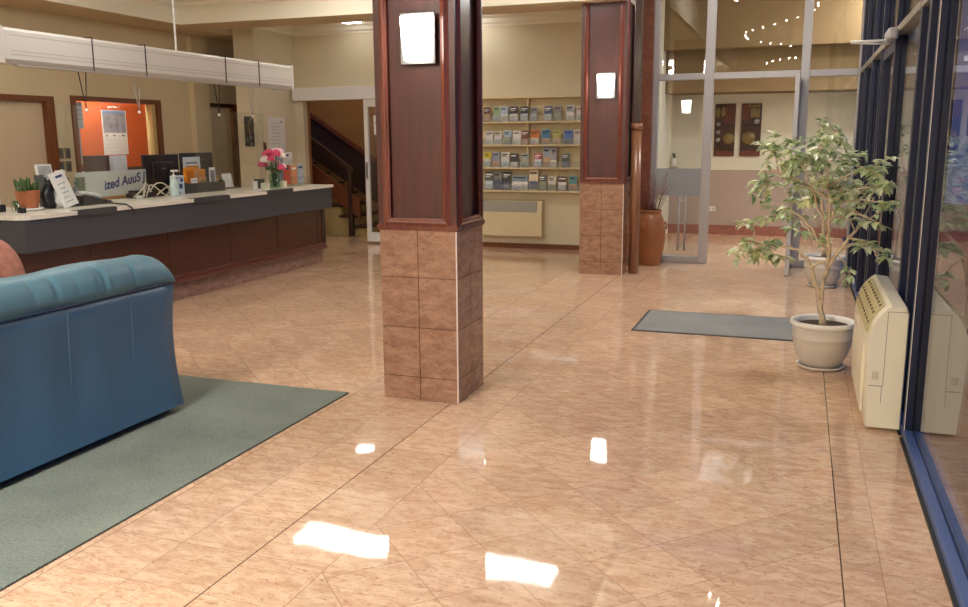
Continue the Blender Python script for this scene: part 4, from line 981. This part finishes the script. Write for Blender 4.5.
# ================================================================== SOFA AND CHAIR
def sofa():
    t = thing('blue_sofa', 'blue vinyl sofa with a rolled tufted back, standing on the carpet', 'sofa', (-3.85, 3.05, .012))
    Y0, Y1 = 1.95, 4.13; XB = -3.41; Z0 = .05
    # outside back, slightly flared at the foot
    mb = MB(); ny = 28; nz = 10; rows = []
    for j in range(nz+1):
        v = j/nz; z = Z0+(.785-Z0)*v; fl = .012*(1-v)**2-.018*math.sin(PI*v)
        rows.append([mb.bm.verts.new((XB+fl+.006*math.sin(i*1.3)*math.sin(PI*v), Y0+(Y1-Y0)*i/ny + (.006*(1-v)**2-.012*math.sin(PI*v*.9)+.012*v if i == ny else 0), z)) for i in range(ny+1)])
    for A, B in zip(rows, rows[1:]):
        for i in range(ny): mb._f([A[i], A[i+1], B[i+1], B[i]], BLUEV, True)
    inner = [[mb.bm.verts.new((-3.62, Y0, z)), mb.bm.verts.new((-3.62, Y1-.005, z))] for z in (Z0, .785)]
    mb._f([inner[0][0], inner[0][1], inner[1][1], inner[1][0]], BLUEV)
    mb._f([r[-1] for r in rows]+[inner[1][1], inner[0][1]], BLUEV)
    mb._f([r[0] for r in rows]+[inner[1][0], inner[0][0]], BLUEV)
    mb._f(rows[-1]+[inner[1][1], inner[1][0]], BLUEV)
    mb.build('outside_back', t)
    sm = MB()
    for y in (2.4, 2.9, 3.33, 3.78): sm.tube([(XB-.012, y, .1), (XB-.016, y+.004, .4), (XB+.003, y, .78)], .0012, BLUEV, 5)
    sm.build('seam', t)
    MB().tube([(XB+.002, Y0, .786), (XB+.002, Y1+.01, .786), (-3.6, Y1+.012, .786)], .007, BLUED, 8).build('piping', t)
    MB().box(-4.2, XB-.02, Y0+.03, Y1-.03, .035, .06, BLUED).build('base_rail', t)
    # padded roll along the top of the back with pleats
    mb = MB(); n = 18; m_ = 150; rings = []
    pleats = [2.2, 2.32, 2.62, 2.80, 2.93, 3.15, 3.29, 3.42, 3.56, 3.60, 3.66, 3.83, 3.95, 4.04]
    deep = {2.80: .030, 2.32: .02, 3.29: .018, 3.56: .024, 3.60: .034, 3.15: .012, 3.83: .020}
    for i in range(m_+1):
        y = Y0+(Y1-Y0+.02)*i/m_
        e = min(1, max(0, (Y1+.02-y)/.15)); es = math.sqrt(max(0, 1-(1-e)**2)); e2 = min(1, max(.0, (y-Y0)/.14)); es *= math.sqrt(max(0, 1-(1-e2)**2)); es = max(es, .03)
        pl = 0
        for p in pleats:
            d = deep.get(p, .009); pl += d*math.exp(-((y-p)/.011)**2)
        pu = .006*math.sin((y-2)*9)
        ring = []
        for k in range(n+1):
            a = PI*k/n
            s_ = pl*math.sin(min(1, (k+.6)/n*1.6)*PI) if k/n < .62 else 0
            c_, q_ = math.cos(a), math.sin(a)
            x = -3.545+(.142-s_+pu)*math.copysign(abs(c_)**.75, c_)
            z = .789+(.172+pu-s_*.5)*es*q_**.72
            ring.append(mb.bm.verts.new((x, y, z)))
        rings.append(ring)
    for A, B in zip(rings, rings[1:]):
        for k in range(n): mb._f([A[k], A[k+1], B[k+1], B[k]], BLUER, True)
        mb._f([A[0], B[0], B[n], A[n]], BLUER, True)
    mb._f(rings[0], BLUER); mb._f(rings[-1], BLUER)
    mb.build('back_roll', t)
    # inside back, seat, arms, front rail and feet
    mb = MB(); rows = []
    for j in range(9):
        v = j/8; z = .40+.42*v
        rows.append([mb.bm.verts.new((-3.68-.04*math.sin(PI*v)-.02*math.cos(i*PI/2*1.0)*math.cos(v*PI*2), Y0+.1+(Y1-Y0-.2)*i/16, z)) for i in range(17)])
    for A, B in zip(rows, rows[1:]):
        for i in range(16): mb._f([A[i], A[i+1], B[i+1], B[i]], BLUER, True)
    bk = [[mb.bm.verts.new((-3.625, Y0+.1, z)), mb.bm.verts.new((-3.625, Y1-.1, z))] for z in (.40, .82)]
    mb._f([bk[0][0], bk[0][1], bk[1][1], bk[1][0]], BLUER); mb._f([r[0] for r in rows]+[bk[1][0], bk[0][0]], BLUER); mb._f([r[-1] for r in rows]+[bk[1][1], bk[0][1]], BLUER)
    mb._f(rows[0]+[bk[0][1], bk[0][0]], BLUER); mb._f(rows[-1]+[bk[1][1], bk[1][0]], BLUER)
    mb.build('inside_back', t)
    for k in range(3):
        y = Y0+.17+k*(Y1-Y0-.34)/3
        MB().box(-4.28, -3.70, y+.003, y+(Y1-Y0-.34)/3-.003, .33, .46, BLUER, .035).build('seat_cushion', t)
    MB().box(-4.24, -3.63, Y0+.02, Y1-.02, .06, .33, BLUEV, .01).build('seat_frame', t)
    for y in (Y0, Y1-.17):
        mb = MB().box(-4.27, -3.66, y+.02, y+.15, .06, .54, BLUEV, .01)
        a_ = mb.build('arm', t)
        k = MB().tube([(-4.28, y+.085, .56), (-3.95, y+.085, .565), (-3.66, y+.085, .60)], [.085, .088, .09], BLUER, 18); sub(k, 'arm_roll', a_)
    for x in (-4.2, -3.5):
        for y in (Y0+.1, Y1-.1): MB().lathe([(0, 0), (.022, 0), (.03, .04), (0, .04)], DARKW, (x, y, .012), 12).build('foot', t)
sofa()
def armchair():
    t = thing('tapestry_armchair', 'salmon patterned armchair with rounded back between sofa and counter', 'armchair', (-5.33, 4.25, 0))
    cx, cy = -5.33, 4.5; prof = []
    mb = MB(); n = 24
    pts = []
    for i in range(n+1):
        u = -1+2*i/n; pts.append((u*.36, .36+.58*(1-abs(u)**3.2)**.42))
    pts = [(-.36, .18)]+pts+[(.36, .18)]
    A = []; layers = []
    for j, (dy, sc) in enumerate(((-.09, .93), (-.06, 1.0), (.06, 1.0), (.09, .93))):
        layers.append([mb.bm.verts.new((cx+px*sc, cy+dy, .18+(pz-.18)*(.97 if sc < 1 else 1))) for px, pz in pts])
    for A, B in zip(layers, layers[1:]):
        for i in range(len(pts)): mb._f([A[i], A[(i+1) % len(pts)], B[(i+1) % len(pts)], B[i]], SALMON, True)
    mb._f(layers[0], SALMON); mb._f(layers[-1], SALMON)
    mb.build('backrest', t)
    MB().box(cx-.30, cx+.30, cy-.62, cy-.10, .32, .46, SALMON, .04).build('seat_cushion', t)
    MB().box(cx-.33, cx+.33, cy-.62, cy-.09, .16, .32, SALMON, .015).build('seat_frame', t)
    for s in (-1, 1): MB().box(cx+s*.36-.055, cx+s*.36+.055, cy-.6, cy-.09, .18, .62, SALMON, .04).build('arm', t)
    for x in (-.3, .3):
        for y in (-.57, .02): MB().lathe([(0, 0), (.018, 0), (.026, .18), (0, .18)], DARKW, (cx+x, cy+y, .0105), 12).build('leg', t)
armchair()

# rug and mats
k = MB().box(-7.0, -2.635, -1.0, 4.775, .0005, .010, RUG)
o = k.build('area_carpet'); tag(o, 'grey green carpet under the blue sofa', 'carpet')
t = thing('entrance_mat', 'grey entrance mat lying on the tiles by the near potted ficus', 'mat', (-.45, 7.64, 0))
MB().box(-1.235, .30, 7.205, 8.08, .0005, .008, MATM).build('pile', t)
k = MB()
for b in ((-1.26, -1.235, 7.18, 8.105), (.30, .325, 7.18, 8.105)): k.box(b[0], b[1], b[2], b[3], .0005, .006, MATE)
k.box(-1.235, .30, 7.18, 7.205, .0005, .006, MATE).box(-1.235, .30, 8.08, 8.105, .0005, .006, MATE)
k.build('rubber_edge', t)

# ================================================================== PLANTS
def pot_parts(t, c):
    Q = lambda pr: [(r*.92, z*.92) for r, z in pr]
    MB().lathe(Q([(0, 0), (.14, 0), (.168, .012), (.175, .03), (.162, .03), (.15, .018), (0, .018)]), POTM, c, 40).build('saucer', t)
    prof = [(0, .02), (.125, .02), (.14, .03), (.185, .11), (.205, .19), (.213, .235), (.217, .24), (.217, .252), (.214, .257), (.217, .30), (.216, .325)]
    MB().lathe(Q(prof), POTM, c, 44).lathe(Q([(.216, .325), (.232, .332), (.238, .345), (.236, .362), (.226, .37), (.208, .367), (.20, .35), (.195, .30)]), POTR, c, 44).build('pot', t)
    MB().lathe(Q([(0, .335), (.1, .338), (.198, .33)]), SOIL, c, 30).build('soil', t)
def leaf(mb, base, d, up, L, W, m):
    d = d.normalized(); s = d.cross(up)
    s = s.normalized() if s.length > 1e-4 else d.orthogonal().normalized()
    n = s.cross(d)
    fold = .22*W; dr = -.18*L
    P = lambda a, b, c: base+d*(a*L)+s*(b*W)+n*c
    v = [mb.bm.verts.new(q) for q in (P(0, 0, 0), P(.3, .5, fold), P(.65, .42, fold+dr*.3), P(1, 0, dr), P(.65, -.42, fold+dr*.3), P(.3, -.5, fold), P(.45, 0, 0))]
    for a, b in ((0, 1), (1, 2), (2, 3), (3, 4), (4, 5), (5, 0)): mb._f([v[a], v[b], v[6]], m, True)
def ficus(label, c, stems, clusters, lm, leafsize, seed, trunk_r):
    random.seed(seed)
    t = thing('potted_ficus', label, 'plant', c, 'potted ficus trees')
    pot_parts(t, c)
    k = MB(); dep = {}
    def depth(x, z, amt=.30):
        return c[1]+amt*math.sin(x*7.3+z*3.1)*min(1, max(0, (z-.6)*1.6))
    tips = []
    for si, st_ in enumerate(stems):
        pts = []
        for i in range(len(st_)-1):
            (x0, z0), (x1, z1) = st_[i], st_[i+1]
            nst = 4
            for q in range(nst):
                u = q/nst; x = x0+(x1-x0)*u; z = z0+(z1-z0)*u
                j = .010 if (q and z > .4) else 0
                pts.append((x+random.uniform(-j, j), depth(x, z), z+random.uniform(-j, j)))
        x, z = st_[-1]; pts.append((x, depth(x, z), z))
        r0 = trunk_r if si == 0 else (.012 if si < 4 else .008)
        n = len(pts); rad = [r0*(1-.75*i/(n-1))+.0025 for i in range(n)]
        if si == 0: rad[0] = trunk_r*1.5; rad[1] = trunk_r*1.1
        k.tube(pts, rad, BARK, 8)
        tips += [Vector(p) for p in pts[n//3:]]
    f = MB(); tw = []
    for cx, cz, r, n, cy in clusters:
        cc = Vector((cx, depth(cx, cz) if cy is None else cy, cz))
        near = min(tips, key=lambda p: (p-cc).length)
        if (near-cc).length > .03:
            mid = (near+cc)/2+Vector((0, 0, .02)); k.tube([near, mid, cc], [.007, .005, .003], BARK, 6)
        for q in range(max(2, n//5)):
            e = cc+Vector((random.gauss(0, r*.75), random.gauss(0, r*.9), random.gauss(0, r*.65)))
            if e.x > .58: e.x = .58
            k.tube([cc, (cc+e)/2+Vector((0, 0, .012)), e], [.004, .003, .0016], BARK, 5)
            for w in range(9):
                u = .3+.7*w/8
                b = cc.lerp(e, u); a = random.random()*2*PI
                d = Vector((math.cos(a), math.sin(a), random.uniform(-.75, .35)))+(e-cc).normalized()*.5
                L = leafsize*random.uniform(.7, 1.2)
                if b.x+d.normalized().x*L > .602: d.x = -abs(d.x)
                leaf(f, b, d, Vector((random.uniform(-.4, .4), random.uniform(-.4, .4), 1)), L, L*.52, lm)
    k.build('trunk', t); f.build('foliage', t)
clusters = [(-0.346, 0.899, 0.086, 20), (-0.224, 0.834, 0.108, 34), (-0.279, 1.011, 0.072, 10), (-0.133, 1.083, 0.086, 18), (-0.21, 1.324, 0.094, 26), (-0.162, 1.51, 0.115, 30), (-0.017, 1.509, 0.129, 44), (0.116, 1.561, 0.115, 34), (0.221, 1.637, 0.065, 14), (0.304, 1.477, 0.122, 36), (0.428, 1.413, 0.108, 26), (0.524, 1.317, 0.086, 20), (0.392, 1.251, 0.129, 32), (0.226, 1.282, 0.144, 44), (0.069, 1.313, 0.122, 32), (-0.049, 1.179, 0.108, 18), (0.298, 1.106, 0.122, 22), (0.451, 1.09, 0.094, 16), (0.563, 1.189, 0.058, 12), (0.005, 1.005, 0.065, 9), (-0.112, 0.934, 0.072, 12), (0.452, 0.905, 0.058, 6), (0.557, 0.863, 0.036, 5), (0.168, 0.916, 0.043, 5), (0.353, 0.735, 0.036, 4)]
stems = [[(0.202, 0.33), (0.185, 0.509), (0.194, 0.701)], [(0.184, 0.543), (0.108, 0.765), (0.032, 0.864), (-0.129, 0.886), (-0.307, 0.914)], [(0.195, 0.681), (0.216, 0.851), (0.195, 1.084), (0.164, 1.379), (0.128, 1.574)], [(0.208, 0.769), (0.281, 0.9), (0.382, 1.042), (0.48, 1.214)], [(0.216, 0.851), (0.098, 1.035), (0.005, 1.113), (-0.124, 1.144)], [(0.281, 0.9), (0.412, 0.95), (0.5, 0.875), (0.53, 0.80)], [(0.195, 1.084), (0.27, 1.25), (0.318, 1.445)], [(0.199, 1.017), (0.104, 1.247), (-0.003, 1.477)], [(0.172, 1.248), (0.005, 1.345), (-0.176, 1.41)], [(0.273, 1.217), (0.407, 1.284), (0.5, 1.349)], [(0.108, 0.765), (0.199, 0.816), (0.271, 0.853)], [(0.382, 1.042), (0.439, 1.089)]]
K_ = 6.45/6.24
clusters = [(x*(K_ if x < .42 else .955), 1.575+(z-1.6)*(K_ if x < .42 else .955), r, int(n*1.2), None if x < .42 else 5.96) for x, z, r, n in clusters]
stems = [[(x*K_, 1.575+(z-1.6)*K_) for x, z in st_] for st_ in stems]
stems[0][0] = (.215, .305)
ficus('nearer potted ficus with pale variegated leaves, beside the air conditioner', (.215, 6.41, 0), stems, clusters, LEAF, .078, 31, .021)
cl2 = [c_+(None,) for c_ in [(.05, 1.0, .1, 14), (-.1, 1.2, .12, 18), (.1, 1.45, .15, 28), (.3, 1.55, .14, 26), (.35, 1.25, .14, 22), (.2, 1.7, .12, 18), (-.05, 1.55, .12, 16), (.4, 1.0, .1, 10), (.02, .72, .07, 8), (.22, 1.2, .14, 20)]]
st2 = [[(.30, .305), (.27, .7), (.24, 1.1), (.2, 1.6)], [(.26, .6), (.1, .95), (-.08, 1.2)], [(.255, .7), (.36, 1.0), (.36, 1.3)], [(.24, 1.05), (.3, 1.3), (.3, 1.55)], [(.265, .45), (.12, .62), (.03, .7)]]
ficus('farther potted ficus standing behind the nearer one by the dark glazing', (.30, 10.0, 0), st2, cl2, LEAFB, .08, 77, .018)

# ================================================================== AIR CONDITIONER
t = thing('air_conditioner', 'beige floor standing air conditioner against the navy glazing', 'air conditioner', (.5, 5.6, 0))
AY0, AY1 = 5.06, 6.24
def inset(pr, d):
    cx = sum(p[0] for p in pr)/len(pr); cz = sum(p[1] for p in pr)/len(pr)
    return [(cx+(p[0]-cx)*(1-d/.15), cz+(p[1]-cz)*(1-d/.4)) for p in pr]
prof = [(.598, .012), (.428, .012), (.420, .02), (.407, .25), (.401, .46), (.404, .52), (.424, .60), (.45, .645), (.49, .69), (.51, .702), (.585, .692), (.598, .66)]
def lofted(layers, m):
    mb = MB(); R_ = [[mb.bm.verts.new((p[0], y, p[1])) for p in pr] for y, pr in layers]
    n = len(layers[0][1])
    for A, B in zip(R_, R_[1:]):
        for i in range(n): mb._f([A[i], A[(i+1) % n], B[(i+1) % n], B[i]], m, True)
    mb._f(R_[0][::-1], m); mb._f(R_[-1], m); return mb
body = lofted([(AY0, inset(prof, .008)), (AY0+.012, prof), (AY1-.012, prof), (AY1, inset(prof, .008))], BEIGE).build('casing', t); smooth_by_angle(body, 28)
MB().prism([(.412, .06), (.399, .06), (.389, .30), (.396, .46), (.402, .46)], AY0+.16, AY1-.16, 'y', BEIGE).build('front_panel', t)
k = MB().prism([(.403, .53), (.4235, .603), (.449, .648), (.486, .689), (.482, .693), (.444, .653), (.417, .606), (.397, .531)], AY0+.10, AY1-.10, 'y', BEIGED)
SLOT = plain('air_slot_brown', srgb(112, 96, 60), .7)
for r, (px_, pz_) in enumerate(((.4125, .583), (.4355, .638), (.4665, .678))):
    for i in range(9):
        y = AY0+.14+i*.105
        k.box(px_-.008, px_+.004, y, y+.028, pz_-.008, pz_+.004, SLOT)
k.build('top_grille', t)
k = MB().box(.42, .490, AY0-.0008, AY0+.004, .253, .257, SEAM).box(.492, .495, AY0-.0008, AY0+.004, .255, .67, SEAM).box(.496, .598, AY0-.0008, AY0+.004, .668, .671, SEAM).box(.487, .49, AY0-.0008, AY0+.004, .16, .255, SEAM)
k.build('cover_seam', t)
MB().box(.435, .47, AY0-.0008, AY0+.004, .29, .335, plain('sticker', srgb(206, 196, 166), .5)).build('data_label', t)
k = MB()
for y in (AY0+.1, AY1-.12): k.box(.44, .59, y, y+.05, 0, .013, BLACKP)
k.build('foot', t)

# ================================================================== LIGHTS
def panel(x0, x1, y0, y1, z, label, m=FILLG, drop=.11):
    t = thing('ceiling_light', label, 'ceiling light', ((x0+x1)/2, (y0+y1)/2, z), 'rectangular ceiling lights')
    MB().box(x0-.03, x1+.03, y0-.03, y1+.03, z-.02, z, WHITE).build('frame', t)
    MB().box(x0, x1, y0, y1, z-drop, z-.02, m).build('diffuser', t)
panel(-5.75, -4.45, 8.85, 9.25, TOP, 'lit rectangular ceiling panel in front of the beam, counter side', PANELM)
panel(-3.35, -2.40, 8.75, 9.20, TOP, 'lit rectangular ceiling panel in front of the beam, column side', PANELM)
panel(-5.6, -4.4, 5.2, 5.6, TOP, 'unseen ceiling fill panel added above the sofa end', PANELD)  # this and the next: unseen panels added to light the sofa side
panel(-5.6, -4.4, 1.2, 1.6, TOP, 'unseen ceiling fill panel added above the carpet', PANELD)
panel(-1.3, -.5, 7.5, 8.7, TOPR, 'unseen ceiling fill panel added over the glazed passage', FILLP)  # added out of view as fill for the passage floor
panel(-3.3, -2.3, .6, 1.0, TOP, 'unseen ceiling fill panel added nearest the passage upstand')  # this and the next two: strong unseen panels added to brighten the near floor
panel(-3.2, -2.2, -.9, -.5, TOP, 'unseen ceiling fill panel added behind the carpet edge')
panel(-3.6, -2.6, -2.4, -2.0, TOP, 'unseen ceiling fill panel added by the rear wall')
panel(-6.42, -6.18, 11.80, 11.98, 3.33, 'lit ceiling light by the stair opening', PANELD, .06)
panel(-4.75, -4.3, 11.75, 12.0, 3.34, 'lit ceiling light over the brochure shelves', PANELD, .045)
def down(x, y, z, e, sx, sy=None, col=(1, .9, .74)):
    l = bpy.data.lights.new('lamp_glow', 'AREA'); l.energy = e; l.size = sx; l.shape = 'RECTANGLE'; l.size_y = sy or sx; l.color = col
    o_ = bpy.data.objects.new('lamp_glow', l); o_.location = (x, y, z); C.objects.link(o_); return o_
# fill lamps added out of view to light office, stairwell, far room, desk
def fill_lamp(x, y, z, r, label, m):
    t = thing('fill_lamp', label, 'fill_lamp', (x, y, z), 'round fill lamps')
    MB().lathe([(r, 0), (r+.02, 0), (r+.02, -.012), (r, -.012)], WHITE, (x, y, z), 24).build('trim_ring', t)
    MB().lathe([(0, -.008), (r, -.008)], m, (x, y, z), 24).build('lens', t)
DLF = glow('cool_fill_glow', (1, .98, .95, 1), 165.)
DL = glow('fill_lamp_glow', (1, .93, .82, 1), 160.)
fill_lamp(-8.78, 9.6, 2.79, .15, 'round fill lamp added in the orange office', DL)
fill_lamp(-7.3, 13.3, 4.19, .12, 'round fill lamp added above the staircase', DL)
fill_lamp(1.15, 12.4, 3.74, .19, 'round fill lamp added in the far room nearer the partition', DLF)
fill_lamp(1.15, 13.5, 3.74, .19, 'round fill lamp added in the far room farther from the partition', DLF)
fill_lamp(-6.9, 6.2, TOP-.001, .13, 'round fill lamp added above the reception desk', DL)

# bulb chandelier hung high over the passage, known from its reflections
t = thing('bulb_chandelier', 'looped wire chandelier of tiny bulbs hung high in the passage', 'chandelier', (-.4, 7.85, 2.8))
pts = [(0.13, 7.85, 3.63), (0.13, 7.94, 3.58), (0.09, 7.97, 3.52), (-.04, 7.93, 3.47), (-0.16, 7.9, 3.43), (-0.33, 7.8, 3.4), (-0.5, 7.73, 3.36), (-0.68, 7.76, 3.32), (-0.83, 7.85, 3.27), (-0.92, 7.95, 3.23), (-0.93, 7.97, 3.18), (-0.92, 7.9, 3.16), (-0.9, 7.8, 3.15), (-0.7, 7.73, 3.09), (-0.55, 7.76, 3.07), (-0.39, 7.85, 3.04), (-0.24, 7.95, 3.0), (.02, 7.9, 2.93), (-0.16, 7.76, 2.83), (-0.26, 7.73, 2.83), (-0.39, 7.79, 2.81), (-0.49, 7.9, 2.78), (-0.58, 7.97, 2.75)]
pts = [Vector(p) for p in pts]
w = MB().tube(pts, .003, STEEL, 5)
for i in (0, 6, 10, 17, 22): w.tube([pts[i], Vector((pts[i].x, pts[i].y, TOPR))], .002, STEEL, 5)
w.build('wire', t)
for p in pts:
    MB().sphere(p+Vector((0, 0, -.014)), .012, BULBG, 8).build('bulb', t)

# dusk outside
wd = bpy.data.worlds.new('dusk'); S.world = wd; wd.use_nodes = True
bg = wd.node_tree.nodes['Background']; bg.inputs[0].default_value = (.16, .27, .75, 1); bg.inputs[1].default_value = .5

# ================================================================== CAMERA
f_px, pitch, yaw, roll = 873.65, .1870477, -.3441367, -.0065912
fw = Vector((math.sin(yaw)*math.cos(pitch), math.cos(yaw)*math.cos(pitch), -math.sin(pitch)))
r0 = Vector((math.cos(yaw), -math.sin(yaw), 0)); u0 = r0.cross(fw)
r1 = r0*math.cos(roll)+u0*math.sin(roll); u1 = -r0*math.sin(roll)+u0*math.cos(roll)
cam = bpy.data.cameras.new('camera'); co = bpy.data.objects.new('camera', cam); C.objects.link(co)
M3 = Matrix((r1, u1, -fw)).transposed().to_4x4(); M3.translation = Vector((0, 0, 1.6)); co.matrix_world = M3
cam.sensor_width = 36; cam.sensor_fit = 'HORIZONTAL'; cam.lens = f_px/968*36; cam.clip_start = .05; cam.clip_end = 200
S.camera = co
for o in list(bpy.data.objects):
    if '_local' in o.keys(): del o['_local']

S.view_settings.view_transform = 'Standard'; S.view_settings.look = 'None'; S.view_settings.gamma = 1; S.view_settings.use_curve_mapping = False
S.view_settings.exposure = 0.0
S.cycles.use_denoising = True
S.cycles.max_bounces = 10; S.cycles.transparent_max_bounces = 24; S.cycles.glossy_bounces = 6; S.cycles.diffuse_bounces = 5
S.cycles.sample_clamp_indirect = 8.0
